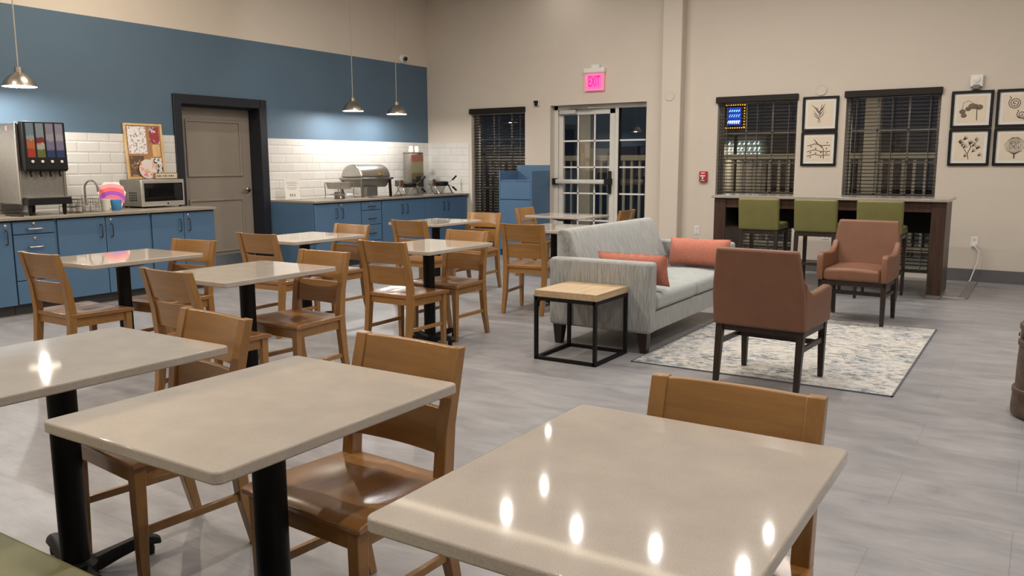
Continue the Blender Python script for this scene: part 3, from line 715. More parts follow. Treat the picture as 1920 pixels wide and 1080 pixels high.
# ------------------------------------------------------------------ things on the buffet counter
t = thing('sign_holder', 'clear upright sign holder with a white notice at the left end of the buffet counter', 'sign holder', (-8.86, 8.13, ZT), R(-22))
Mt = Matrix.Rotation(R(-8), 4, 'Y')
B(-.05, .05, -.11, .11, 0, .004).build('foot', m_acryl, t)
MB().box(-.003, .003, -.108, .108, .004, .29, M=Mt).build('notice', m_paper, t)
s = MB()
for z, w_ in ((.245, .15), (.225, .17), (.2, .12), (.17, .16), (.15, .1)): s.box(.0031, .0038, -w_ / 2, w_ / 2, z, z + .005, M=Mt)
for y in (-.04, -.012, .02): s.box(.0031, .0038, y, y + .016, .05, .085, M=Mt)
s.build('printed_lines', plain('grey_print', (.22, .18, .17), .8), t)
def chafer_small():
    t = thing('chafing_frame', 'small open chafing dish on a wire stand beside the roll-top chafer', 'chafing dish', (-8.62, 8.80, ZT))
    b = MB().rings([[(x * s + 0, y * s, z) for x, y in ((-.15, -.13), (.15, -.13), (.15, .13), (-.15, .13))] for z, s in ((.14, .84), (.145, .86), (.225, .98), (.235, 1.06), (.235, .98), (.16, .86))], True)
    b.build('pan', m_steel, t, bevel=.004)
    for x, y in ((-.15, -.13), (.15, -.13), (.15, .13), (-.15, .13)): MB().tube([(x * 1.05, y * 1.05, .23), (x * 1.0, y * 1.0, .05), (x * 1.06, y * 1.06, .005)], .007, 8).build('leg', m_chrome, t)
    MB().tube([(-.14, -.125, .06), (.14, -.125, .06), (.14, .125, .06), (-.14, .125, .06)], .005, 6, True).build('lower_rail', m_chrome, t)
    MB().lathe([(.07, 0), (.075, .01), (.075, .09), (.07, .095), (0, .095)], n=24).build('burner_can', m_steeld, t)
    return t
chafer_small()
o = MB().lathe([(.03, 0), (.03, .03), (.02, .04), (.024, .055), (0, .06)], (-8.86, 8.96, ZT + .26), 14).build('black_cap', m_blkmat)
o.location.z = 0
bpy.data.objects.remove(o)
t = thing('roll_top_chafer', 'roll-top stainless chafing dish with brass emblem on the buffet counter', 'chafing dish', (-8.72, 9.48, ZT))
prof = [(.215 * math.cos(a), .295 + .195 * math.sin(a)) for a in [PI * k / 20 for k in range(21)]]
MB().prism(prof, -.325, .325, 'xz').build('roll_top_lid', m_steel, t, bevel=.025, seg=4)
B(-.225, .225, -.342, .342, .255, .293).build('rim', m_steeld, t, bevel=.008)
MB().rings([[(x * s, y * s, z) for x, y in ((-.2, -.32), (.2, -.32), (.2, .32), (-.2, .32))] for z, s in ((.15, .82), (.255, 1.0))], True).build('water_pan', m_steeld, t, bevel=.006)
for x in (-.2, .2):
    for y in (-.31, .31): MB().bar((x, y, .255), (x * 1.05, y * 1.02, .002), .032, .032).build('leg', m_steeld if y < 0 else m_blk, t)
B(.14, .21, -.22, .02, .02, .16).build('front_guard', m_steeld, t, bevel=.006)
MB().lathe([(0, 0), (.03, 0), (.036, .006), (.02, .014), (0, .014)], n=20, M=Matrix.Translation((.205, .10, .335)) @ Matrix.Rotation(PI / 2, 4, 'Y')).tube([(.2, .04, .345), (.225, .06, .33), (.225, .14, .33), (.2, .16, .345)], .006, 6).build('emblem_handle', m_gold, t)
MB().tube([(.19, .345, .28), (.19, .4, .28), (.1, .4, .28)], .012, 8).build('side_knob', m_blk, t)
o = MB().tube([(-8.42, 9.2, ZT + .006), (-8.36, 9.35, ZT + .006), (-8.38, 9.55, ZT + .006), (-8.33, 9.75, ZT + .006), (-8.4, 9.95, ZT + .006)], .005, 6).build('appliance_cord', m_blkmat); tag(o, 'dark cord lying on the worktop in front of the roll-top chafer', 'cord')
# batter dispenser
t = thing('batter_dispenser', 'tall steel batter dispenser with printed front behind the waffle makers', 'dispenser', (-8.86, 10.78, ZT))
MB().lathe([(.16, .17), (.165, .18), (.165, .66), (0, .66)], n=36).build('tank', m_steeld, t)
MB().lathe([(.168, .655), (.168, .68), (.15, .685), (0, .685)], n=36).build('lid', wood('lid_brown', (.07, .045, .03), (.12, .08, .05), .5, .2), t)
MB().lathe([(.11, 0), (.12, .01), (.12, .17)], n=24).build('pedestal', m_steeld, t)
Mp = Matrix.Rotation(R(-28), 4, 'Z')
MB().box(.15, .19, -.1, .1, .12, .64, M=Mp).build('front_panel', bands('batter_print', 'Z', .12, .64, [(0, (.015, .013, .011)), (.3, (.06, .05, .025)), (.5, (.12, .105, .055)), (.84, (.12, .04, .025))], .4, .12, 40), t)
MB().box(.19, .245, -.03, .03, .22, .3, M=Mp).build('tap', m_blkmat, t, bevel=.008)
ZB = ZT + .6865
for k, (dx, dy) in enumerate(((.02, -.07), (.03, .06))):
    o = MB().lathe([(.04, 0), (.044, .004), (.032, .095), (.03, .1), (0, .1)], (-8.86 + dx, 10.78 + dy, ZB), 20).build('cup_stack', m_paper); tag(o, ['upturned white cup on the dispenser lid, nearer the roll-top chafer', 'upturned white cup on the dispenser lid, nearer the room corner'][k], 'cup', 'upturned cups on the dispenser')
o = MB().lathe([(.11, 0), (.115, .01), (.125, .30), (.122, .31), (.11, .02), (0, .015)], (-8.9, 11.25, ZT), 28).build('batter_tub', plain('milky_plastic', (.62, .64, .65), .35)); tag(o, 'translucent white tub in the corner behind the far waffle maker', 'tub')
def waffle(x, y, rz, lab):
    t = thing('waffle_maker', lab, 'waffle maker', (x, y, ZT), rz, 'rotating waffle makers')
    st = MB()
    for yy in (-.2, .2):
        st.tube([(.14, yy, .0115), (.10, yy, .02), (.02, yy, .155), (-.02, yy, .155), (-.10, yy, .02), (-.14, yy, .0115)], .011, 8)
    st.tube([(.14, -.2, .0115), (.14, .2, .0115)], .009, 8).tube([(-.14, -.2, .0115), (-.14, .2, .0115)], .009, 8)
    st.build('stand', m_chrome, t)
    MB().lathe([(.0, -.04), (.12, -.037), (.135, -.018), (.135, .018), (.12, .037), (0, .04)], (0, 0, .17), 32).build('plates', m_blk, t)
    MB().tube([(0, -.23, .16), (0, .23, .16)], .012, 10).build('axle', m_steeld, t)
    for s in (1, -1):
        MB().tube([(.02, .2, .165 + s * .01), (.05, .3, .17 + s * .06)], .007, 8).build('handle_rod', m_chrome, t)
        MB().tube([(.05, .3, .17 + s * .06), (.07, .38, .17 + s * .12)], .016, 10).build('grip', m_blkmat, t)
    MB().rbox(-.05, .05, -.30, -.2, .15, .25, .01).build('control_box', m_steeld, t)
    MB().rbox(.05, .054, -.29, -.21, .16, .24, .002).build('control_face', plain('dark_red_face', (.14, .05, .04), .4), t)
    MB().tube([(0, -.31, .17), (.06, -.36, .1), (.08, -.3, .01), (.1, -.2, .007), (.13, -.1, .007)], .005, 6).build('cord', m_blkmat, t)
waffle(-8.46, 10.16, R(6), 'black rotating waffle maker in front of the batter dispenser')
waffle(-8.47, 11.0, R(4), 'black rotating waffle maker in the room corner, handles pointing right')

# ------------------------------------------------------------------ pendant lamps
def pendant():
    t = thing('pendant_lamp', '', 'lamp', (0, 0, 0), 0, 'metal pendant lamps along the counters')
    pr = [(.155, 0), (.152, .012), (.138, .045), (.11, .085), (.075, .115), (.045, .132), (.036, .14), (.036, .185), (.03, .19)]
    inn = [(r - .004, z) for r, z in pr[:6]]
    MB().lathe([(r, z) for r, z in pr] + [(0, .19)], n=40, caps=False).build('shade', m_nickel, t)
    MB().lathe(inn + [(.0, .128)], n=40, caps=False).build('shade_lining', m_inner, t)
    MB().lathe([(0, -.006), (.02, -.003), (.031, .008), (.033, .022), (.026, .042), (.018, .07), (.016, .12), (0, .121)], n=20).build('bulb', m_bulb, t)
    MB().tube([(0, 0, .185), (0.003, 0, .8), (-.002, 0, 1.4), (0, 0, ZC - 2.215)], .006, 6).build('cord', m_cordl, t)
    return t
m_cordl = plain('grey_lamp_cord', (.36, .33, .29), .6)
P0 = pendant(); P0.location = (-8.58, 4.40, 2.215); P0['label'] = 'hammered metal pendant lamp hanging above the juice dispenser'
dup(P0, (-8.58, 9.09, 2.215), 0, 'metal pendant lamp over the roll-top chafer, left of the back pair')
dup(P0, (-8.58, 10.06, 2.215), 0, 'metal pendant lamp nearest the room corner, right of the back pair')
dup(P0, (-8.58, 3.42, 2.215), 0, 'metal pendant lamp beyond the left edge of the photo')

# ------------------------------------------------------------------ ceiling downlights
def downlight():
    t = thing('ceiling_downlight', 'unseen round ceiling downlight, some reflected on the tables, the rest added to light the room', 'ceiling light', (0, 0, ZC), 0, 'recessed ceiling downlights')
    MB().lathe([(.05, -.001), (.085, -.001), (.085, -.012), (.07, -.02), (.053, -.012)], n=32, caps=False).build('trim_ring', m_white, t)
    MB().lathe([(0, -.004), (.04, -.004), (.04, -.008), (0, -.008)], n=32).build('lens', m_lens, t)
    return t
D0 = downlight()
def area(loc, size, power, col, name='downlight_beam'):
    l = bpy.data.lights.new(name, 'AREA'); l.shape = 'DISK'; l.size = size; l.energy = power; l.color = col
    o = bpy.data.objects.new(name, l); C.objects.link(o); o.location = loc; return o
WARM = (1, .87, .70); NEUT = (1, .95, .88)
# (x, y, colour, share of full power)
spots = [(-6.22, 7.78, NEUT, 1), (-5.25, 8.04, NEUT, 1), (-4.3, 8.08, NEUT, 1), (-3.33, 8.12, NEUT, 1), (-2.35, 8.13, NEUT, 1), (-.4, 8.15, NEUT, 1), (1.8, 8.15, NEUT, 1)]
spots += [(-5.29, 9.02, NEUT, .35), (-2.37, 9.16, NEUT, .35), (-6.38, 11.0, NEUT, .08)]
spots += [(x, y, WARM if x < -4 else NEUT, 1.6 if x < -4.5 else (1.25 if y > 4 else .72)) for y in (5.1, 2.2, -.8) for x in (-7.6, -5.0, -2.4, .2, 2.8)]  # unseen grid added to light the rest of the room
PW = 22
protos = {}
for k, (x, y, c, pw) in enumerate(spots):
    key = (c, pw)
    if k == 0: r = D0; r.location = (x, y, ZC)
    elif key not in protos:
        r = dup(D0, (x, y, ZC))
        for ch in list(r.children):
            if ch.type == 'LIGHT': bpy.data.objects.remove(ch)
    else: r = dup(protos[key], (x, y, ZC))
    if key not in protos:
        protos[key] = r
        a = area((0, 0, -.022), .06, PW * pw, c); a.parent = r

t = thing('cove_light', 'long lit cove tray under the ceiling, seen as a bright band on the lower-right table', 'ceiling light', (-2.5, 7.6, 4.26))
MB().box(-6.3, 6.8, -.02, .16, 0, .02).box(-6.3, 6.8, -.02, -.005, .02, .07).box(-6.3, 6.8, .14, .16, .02, .14).build('tray', m_ceil, t)
B(-6.25, 6.75, .02, .05, .025, .035).build('led_strip', emis('cove_led', (1, .93, .82), 14), t)

# ------------------------------------------------------------------ cafe tables
TW, TL, TH = .694, .869, .80
KT = .9448
def table():
    t = thing('cafe_table', '', 'table', (0, 0, 0), 0, 'pale quartz cafe tables')
    r = .022; pts = []
    for cx, cy, a0 in ((TW / 2 - r, TL / 2 - r, 0), (-TW / 2 + r, TL / 2 - r, 90), (-TW / 2 + r, -TL / 2 + r, 180), (TW / 2 - r, -TL / 2 + r, 270)):
        for k in range(6): a = R(a0 + 18 * k); pts.append((cx + r * math.cos(a), cy + r * math.sin(a)))
    MB().prism(pts, TH - .03, TH).build('tabletop', m_qz, t, bevel=.005, seg=3)
    MB().lathe([(.047, .03), (.047, .74)], n=28).build('column', m_blk, t)
    s = MB().rings([[(x * q, y * q, z) for x, y in ((-.16, -.16), (.16, -.16), (.16, .16), (-.16, .16))] for z, q in ((TH - .077, .45), (TH - .047, .95), (TH - .031, 1))], True)
    s.build('top_plate', m_blk, t, bevel=.004)
    for k in range(4):
        a = R(90 * k - 13); ca, sa = math.cos(a), math.sin(a)
        def sec(d, z, w_, h): return [(ca * d - sa * q, sa * d + ca * q, z + zz) for q, zz in ((-w_ / 2, -h / 2), (w_ / 2, -h / 2), (w_ / 2 * .6, h / 2), (-w_ / 2 * .6, h / 2))]
        L = .295
        MB().rings([sec(0, .034, .085, .05), sec(.07, .036, .08, .046), sec(L * .5, .052, .066, .04), sec(L * .72, .063, .06, .038), sec(L * .88, .06, .056, .036), sec(L, .046, .046, .026)], True).build('base_arm', m_blk, t, bevel=.008)
        MB().lathe([(.016, 0), (.018, .02), (.014, .045)], (ca * (L - .04), sa * (L - .04), 0), 12).build('glide', m_blkmat, t)
    MB().lathe([(.07, .008), (.072, .05), (.052, .07)], n=28).build('hub', m_blk, t)
    return t
T0 = table()
tabs = [
 ((-1.885, 1.59), 0, 'pale quartz table in the middle foreground, left of the glossy lower-right table'),
 ((-.716, 1.598), 0, 'large-looking pale quartz table at lower right with spots of lamp glare'),
 ((-2.955, 1.565), 0, 'pale quartz table cut by the left edge, one warm lamp glare on its top'),
 ((-4.37, 3.58), 0, 'pale quartz table just behind the left-edge table and the foreground table'),
 ((-5.88, 3.66), 0, 'pale quartz table nearest the blue drawer cabinet, pink reflection on its top'),
 ((-5.97, 5.60), 0, 'pale quartz table in front of the buffet end panel and taupe door'),
 ((-4.42, 5.56), 0, 'pale quartz table left of the sofa, its black cross foot in view'),
 ((-6.2, 7.95), 0, 'pale quartz table farthest back along the buffet counter'),
 ((-4.48, 7.86), 0, 'pale quartz table half hidden behind the left end of the sofa back'),
 ((-5.397, 9.80), R(90), 'pale quartz table right in front of the glass exit door'),
]
for k, (p, rz, lab) in enumerate(tabs):
    q = (p[0] * KT, p[1] * KT, 0)
    if k == 0: T0.location = q; T0['label'] = lab
    else: dup(T0, q, rz, lab)

# ------------------------------------------------------------------ wooden chairs (face -y, back at +y)
HC = .88
def yl(z):
    P = [(0, .262), (.2, .215), (.46, .19), (.64, .208), (HC, .268)]
    for (z0, a), (z1, b) in zip(P, P[1:]):
        if z <= z1: q = (z - z0) / (z1 - z0); return a + (b - a) * q
    return P[-1][1]
def chair():
    t = thing('dining_chair', '', 'chair', (0, 0, 0), 0, 'honey oak dining chairs')
    def seat_top(u, v):
        x = (u - .5); y = -.225 + .435 * v; wd = .52 - .06 * v
        d = math.exp(-((abs(x) - .2) / .16) ** 2) * math.exp(-((v - .52) / .3) ** 2) * .014
        fr = .012 * max(0, 1 - v / .12) ** 2
        return (x * wd, y, .476 - d - fr)
    def seat_bot(u, v):
        x, y, z = seat_top(u, v); return (x * .985, y + (.004 if v < .5 else 0), .446)
    MB().slab(seat_top, seat_bot, 22, 22).build('seat', m_oakseat, t, bevel=.004, angle=50)
    for s in (-1, 1):
        MB().posts([(s * .205, yl(z), z, w_, d) for z, w_, d in ((0, .034, .034), (.2, .042, .044), (.40, .046, .05), (.48, .046, .05), (.64, .046, .044), (HC, .046, .034))]).build('rear_leg', m_oakz, t, bevel=.003)
        MB().posts([(s * .217, -.19, z, w_, w_) for z, w_ in ((0, .03), (.3, .041), (.446, .044))]).build('front_leg', m_oakz, t, bevel=.003)
        MB().bar((s * .217, -.175, .416), (s * .205, .18, .416), .02, .058).build('side_apron', m_oak, t)
        MB().bar((s * .216, -.19, .205), (s * .205, .213, .205), .02, .028).build('stretcher', m_oak, t, bevel=.003)
    B(-.2, .2, -.204, -.184, .387, .445).build('front_apron', m_oak, t)
    B(-.19, .19, .178, .2, .395, .445).build('rear_apron', m_oak, t)
    def slat(z0, z1, name):
        def fn(off):
            def g(u, v):
                x = (u - .5) * .372; z = z0 + (z1 - z0) * v
                return (x, yl(z) + .016 * (1 - (x / .186) ** 2) + off, z)
            return g
        MB().slab(fn(.010), fn(-.012), 14, 3).build(name, m_oak, t, bevel=.003, angle=50)
    slat(.71, HC - .003, 'top_slat'); slat(.545, .688, 'lower_slat')
    return t
CH0 = chair()
# (x, y) is the middle of the top edge of the back
cs = [
 (-1.818, 2.15, -3, 'oak dining chair at the far side of the middle foreground table, glossy seat in view'),
 (-.67, 2.16, 0, 'oak dining chair behind the lower-right table, its back rising above the top'),
 (-2.82, 2.13, -6, 'oak dining chair at the left-edge table, its back half hidden by the tabletop'),
 (-4.23, 4.12, -1, 'oak dining chair facing the camera, just behind the middle foreground table'),
 (-5.77, 4.21, 5, 'oak dining chair facing the camera in front of the blue cabinet nearest the taupe door'),
 (-5.87, 6.15, -3, 'oak dining chair facing the camera below the buffet drawer stack'),
 (-4.40, 6.06, -2, 'oak dining chair facing the camera at the table with its cross foot in view'),
 (-5.85, 8.32, 4, 'oak dining chair against the left blind, at the farthest buffet-side table'),
 (-4.235, 2.87, 178, 'oak dining chair seen from behind, between the two tables on the left side'),
 (-5.82, 3.01, 180, 'leftmost oak dining chair, seen from behind in front of the blue drawers'),
 (-5.82, 4.87, 181, 'oak dining chair seen from behind in front of the taupe door'),
 (-4.36, 4.90, 180, 'oak dining chair seen from behind, nearest the table with its cross foot in view'),
 (-5.73, 6.85, 180, 'oak dining chair seen from behind below the waffle makers'),
 (-4.39, 7.01, 187, 'oak dining chair seen from behind just left of the sofa'),
 (-6.03, 9.72, 92, 'oak dining chair side-on in front of the blue waste cabinet'),
 (-4.54, 9.85, -88, 'oak dining chair peeking above the sofa back, right of the exit-door table'),
]
TT = [(p[0] * KT, p[1] * KT) for p, _, _ in tabs]
SEAT = [0, 1, 2, 3, 4, 5, 6, 7, 3, 4, 5, 6, 7, 8, 9, 9]
for k, (x, y, rz, lab) in enumerate(cs):
    a = R(rz); d = .29 if 170 < rz < 195 else .262
    q = (x * .95 + d * math.sin(a), y * .95 - d * math.cos(a), 0)
    px_, py_ = q[0], q[1]
    tx, ty = TT[SEAT[k]]
    if k < 14:
        gap = abs(py_ - ty); need = .29 if k < 8 else .335
        if gap < need: py_ += (need - gap) * (1 if py_ > ty else -1)
        q = (px_, py_, 0)
    if k == 0: CH0.location = q; CH0.rotation_euler.z = a; CH0['label'] = lab
    else: dup(CH0, q, a, lab)

# olive bench at the lower left corner
t = thing('olive_bench', 'olive green vinyl bench seat at the lower left corner of the photo', 'bench', (-2.3, .795, 0))
MB().rbox(-1.5, 1.5, -.25, .25, .37, .462, .02).build('seat_pad', m_olive, t)
B(-1.48, 1.48, -.23, .23, .1, .37).build('plinth', m_dark, t)
B(-1.46, 1.46, -.2, .2, 0, .1).build('toe_base', m_blk, t)

# ------------------------------------------------------------------ lounge corner
o = B(-2.468, -.70, 5.48, 7.95, 0, .007).build('area_rug', m_rug, bevel=.002)
tag(o, 'cream and slate-blue distressed area rug under the two rust armchairs', 'rug')
MB().box(-2.472, -2.462, 5.475, 7.955, 0, .0085).box(-.706, -.696, 5.475, 7.955, 0, .0085).box(-2.472, -.696, 5.475, 5.485, 0, .0085).box(-2.472, -.696, 7.945, 7.955, 0, .0085).build('edge_binding', m_rugedge, o)
# sofa faces +X
t = thing('sofa', 'grey striated two-seat sofa with low arms and dark block feet', 'sofa', (-2.88, 6.735, 0))
xb, xf = -.44, .44; yn, yf = -1.015, 1.015
MB().rbox(xb + .02, xf - .015, yn + .12, yf - .12, .16, .315, .012).build('base', m_sofa, t)
for s, (a, b) in enumerate(((yn, yn + .135), (yf - .135, yf))):
    MB().rbox(xb + .005, xf + .005, a, b, .16, .706, .028).build('arm', m_sofa, t)
prof = [(-.44, .25), (-.445, .88), (-.432, .912), (-.40, .922), (-.345, .915), (-.318, .893), (-.24, .70), (-.12, .42), (-.12, .25)]
MB().prism(prof, yn + .137, yf - .17, 'xz').build('backrest', m_sofab, t, bevel=.014, seg=3, angle=30)
def crown(q):
    return Vector((q.x, q.y, q.z + (.034 * math.cos((q.x - .12) / .325 * PI / 2) * math.cos((abs(q.y) - .437) / .47 * PI / 2) if q.z > .4 else 0)))
for a, b in ((yn + .142, -.003), (.003, yf - .142)):
    MB().rbox(-.2, .445, a, b, .322, .452, .045, 5, 4, crown).build('seat_cushion', m_cush, t, angle=80)
for x in (xb + .07, xf - .07):
    for y in (yn + .07, yf - .07):
        sx = 1 if x > 0 else -1
        MB().posts([(x + sx * .005, y, 0, .055, .055), (x, y, .16, .085, .085)]).build('leg', m_dark, t, bevel=.004)
def pillow(L, Hh, T):
    b = MB()
    def side(s):
        def g(u, v):
            a, c = 2 * u - 1, 2 * v - 1
            th = T / 2 * (max(0, 1 - a ** 6)) ** .5 * (max(0, 1 - c * c)) ** .5
            pin = 1 - .05 * (a * a) * (1 - c * c) ; pz = 1 - .08 * (1 - a * a)* (c * c) * 0
            return (a * L / 2 * (1 - .03 * (1 - c * c)), s * th + .003 * s * math.sin(a * 11) * c, c * Hh / 2 * (1 - .05 * (1 - abs(a) ** 3) ) * pin * pz)
        return g
    b.grid(side(1), 28, 16); b.grid(side(-1), 28, 16, flip=True); return b
for loc, rot, lab in (((-2.70, 5.992, .622), (R(16), 0, 0), 'coral lumbar pillow leaning on the near sofa arm'), ((-2.70, 7.478, .618), (R(-14), 0, 0), 'coral lumbar pillow leaning on the far sofa arm')):
    o = pillow(.59, .265, .17).build('lumbar_pillow', m_coral, angle=80); o.location = loc; o.rotation_euler = rot; tag(o, lab, 'pillow', 'coral sofa pillows')
# side table
t = thing('side_table', 'small light-oak side table on a black square-tube frame beside the sofa', 'side table', (-2.872, 5.447, 0))
W = .245; ZS = .525
B(-.258, .258, -.262, .262, ZS - .05, ZS).build('top', m_sideoak, t, bevel=.002)
q = .0125
for x in (-W, W):
    for y in (-W - .01, W + .01): B(x - q, x + q, y - q, y + q, 0, ZS - .051).build('leg', m_blk, t)
for z0, n in ((0, 'lower_frame'), (ZS - .076, 'upper_frame')):
    MB().box(-W, W, -W - .01 - q, -W - .01 + q, z0, z0 + .025).box(-W, W, W + .01 - q, W + .01 + q, z0, z0 + .025).box(-W - q, -W + q, -W, W, z0, z0 + .025).box(W - q, W + q, -W, W, z0, z0 + .025).build(n, m_blk, t)
# armchairs (face -y)
def armchair():
    t = thing('armchair', '', 'armchair', (0, 0, 0), 0, 'rust leatherette armchairs')
    # back panel: trapezoid narrowing upward, slight lean
    def bk(side):
        def g(u, v):
            z = .385 + (.905 - .385) * v
            hw = .30 - (.035 * max(0, (v - .45) / .55)) if v > .45 else .30
            y = .19 + .10 * v + (.075 if side else 0) * (1 - .25 * v)
            return ((u - .5) * 2 * hw, y, z)
        return g
    MB().slab(bk(0), bk(1), 6, 8).build('backrest', m_leath, t, bevel=.02, seg=4, angle=60)
    for s in (-1, 1):
        po = [(.24, .385), (-.285, .385), (-.305, .41), (-.312, .6), (-.295, .628), (-.25, .636), (-.05, .62), (.1, .618), (.2, .66), (.26, .72)]
        xx = (s * .302, s * .245) if s > 0 else (s * .302, s * .245)
        MB().prism(po, min(xx), max(xx), 'yz').build('arm', m_leath, t, bevel=.016, seg=3, angle=60)
    def crown(q): return Vector((q.x, q.y - (.012 if q.y < -.2 else 0), q.z + (.014 * math.cos(q.x / .25 * PI / 2) if q.z > .45 else 0)))
    MB().rbox(-.244, .244, -.30, .22, .39, .495, .035, 5, 4, crown).build('seat', m_leath, t, angle=80)
    MB().box(-.285, .285, -.27, -.245, .345, .384).box(-.285, .285, .2, .225, .345, .384).box(-.285, -.26, -.27, .225, .345, .384).box(.26, .285, -.27, .225, .345, .384).build('seat_rail', m_dark, t)
    for s in (-1, 1):
        MB().posts([(s * .268, .262, 0, .034, .034), (s * .268, .21, .386, .048, .052)]).build('rear_leg', m_dark, t, bevel=.003)
        MB().posts([(s * .268, -.25, 0, .032, .032), (s * .268, -.245, .386, .048, .048)]).build('front_leg', m_dark, t, bevel=.003)
        MB().bar((s * .268, -.235, .262), (s * .268, .228, .262), .02, .032).build('stretcher', m_dark, t)
    MB().bar((-.262, -.12, .262), (.262, -.12, .262), .02, .034).build('cross_stretcher', m_dark, t)
    return t
A0 = armchair(); A0.location = (-1.475, 5.515, .0072); A0.rotation_euler.z = R(176); A0['label'] = 'rust leatherette armchair seen from behind, nearest the foreground tables'
dup(A0, (-1.385, 8.085, .0072), R(-2), 'rust leatherette armchair facing the camera, in front of the bar stools')

# ------------------------------------------------------------------ bar table and stools
t = thing('bar_table', 'long walnut bar table with grey stone top under the right-hand windows', 'bar table', (-2.09, 10.05, 0))
X0, X1 = -1.25, 1.245; Y0, Y1 = -.32, .28
B(X0 - .03, X1 + .025, Y0 - .03, .42, 1.036, 1.068).build('stone_top', m_bartop, t, bevel=.004)
B(X0, X0 + .14, Y0, Y1, .045, 1.035).build('end_leg', m_barwood, t, bevel=.003)
B(X1 - .14, X1, Y0, Y1, .045, 1.035).build('end_leg', m_barwood, t, bevel=.003)
B(X0 + .14, X1 - .14, Y0 + .01, Y0 + .045, .925, 1.035).build('apron', m_barwood, t)
B(X0 + .14, X1 - .14, Y1 - .04, Y1 - .005, .66, 1.035).build('modesty_panel', m_blk, t)
B(X0 + .1401, X0 + .145, Y0 + .03, Y1 - .06, .69, .915).build('side_recess_panel', m_blkmat, t)
for x in (-.5, .02): B(x - .045, x + .045, Y0 + .002, Y0 + .012, .955, 1.005).build('power_outlet', m_blkmat, t)
for x in (X0, X1 - .14): B(x + .004, x + .136, Y0 + .004, Y1 - .004, 0, .05).build('foot_plinth', m_steeld, t)
def stool():
    t = thing('bar_stool', '', 'bar stool', (0, 0, 0), 0, 'olive bar stools')   # faces +y, back at -y
    def lean(q): return Vector((q.x * (1 + .03 * (q.z - .69)), q.y - .04 * (q.z - .69) / .36, q.z))
    MB().rbox(-.228, .228, -.245, -.175, .69, 1.055, .025, 3, 3, lean).build('backrest', m_olive, t)
    MB().rbox(-.225, .225, -.18, .23, .69, .775, .03, 4, 3).build('seat', m_olive, t)
    MB().box(-.215, .215, -.235, -.21, .645, .688).box(-.215, .215, .19, .215, .645, .688).box(-.215, -.19, -.235, .215, .645, .688).box(.19, .215, -.235, .215, .645, .688).build('seat_rail', m_dark, t)
    for s in (-1, 1):
        MB().posts([(s * .2, -.265, 0, .03, .034), (s * .2, -.215, .69, .042, .046)]).build('rear_leg', m_dark, t, bevel=.003)
        MB().posts([(s * .2, .205, 0, .03, .03), (s * .2, .195, .69, .042, .042)]).build('front_leg', m_dark, t, bevel=.003)
        MB().bar((s * .2, -.235, .27), (s * .2, .2, .27), .018, .03).build('side_stretcher', m_dark, t)
    MB().bar((-.2, .2, .3), (.2, .2, .3), .02, .035).build('foot_rail', m_steeld, t)
    MB().bar((-.2, -.232, .34), (.2, -.232, .34), .018, .03).build('rear_stretcher', m_dark, t)
    return t
S0 = stool(); S0.location = (-2.715, 9.67, 0); S0['label'] = 'olive bar stool at the left end of the bar table, behind the sofa'
dup(S0, (-2.092, 9.67, 0), 0, 'olive bar stool at the middle of the bar table, between two others')
dup(S0, (-1.44, 9.67, 0), 0, 'olive bar stool behind the camera-facing rust armchair, rightmost of the three')

# ------------------------------------------------------------------ waste cabinet
t = thing('waste_cabinet', 'blue laminate waste cabinet with raised back left of the glass exit door', 'waste cabinet', (-6.975, 11.25, 0))
w = .305; y0, y1 = -.28, .262
B(-w, -w + .02, y0, y1, 0, 1.335).build('side_panel', m_cab, t)
B(w - .02, w, y0, y1, 0, 1.335).build('side_panel', m_cab, t)
B(-w, w, y1, y1 + .015, .05, 1.425).build('back_panel', m_cab, t)
B(-w + .02, w - .02, y0 + .02, y1, 1.175, 1.198).build('tray_shelf', m_cab, t)
B(-w + .02, w - .02, y0 + .02, y0 + .03, .05, .1).build('toe_board', m_cabd, t)
B(-w + .024, w - .024, y0 - .002, y0 + .018, .895, 1.17).build('push_flap', m_cab, t, bevel=.003)
B(-w + .024, w - .024, y0 - .002, y0 + .018, .1, .885).build('door', m_cab, t, bevel=.003)

# ------------------------------------------------------------------ carved pedestal at the right edge
t = thing('carved_pedestal', 'dark carved wooden barrel-shaped pedestal at the right edge of the photo', 'pedestal', (.14, 5.5, 0))
MB().lathe([(.0, 0), (.195, 0), (.21, .015), (.212, .05), (.208, .13), (.212, .14), (.212, .165), (.198, .17), (.196, .34), (.192, .41), (.2, .415), (.2, .44), (.19, .445), (.19, .50), (.197, .51), (.197, .535), (.18, .55), (.13, .555), (0, .555)], n=48).build('base_drum', m_bronze, t)
MB().lathe([(.13, .55), (.12, .57), (.118, .70), (.125, .72), (.125, .74), (.1, .76), (0, .77)], n=36).build('upper_drum', m_bronze, t)
r = MB()
for k in range(16):
    a = 2 * PI * k / 16; r.lathe([(.014, 0), (.012, .006), (0, .01)], n=10, M=Matrix.Translation((.192 * math.cos(a), .192 * math.sin(a), .47)) @ Matrix.Rotation(a, 4, 'Z') @ Matrix.Rotation(PI / 2, 4, 'Y'))
r.build('studs', m_bronze, t)

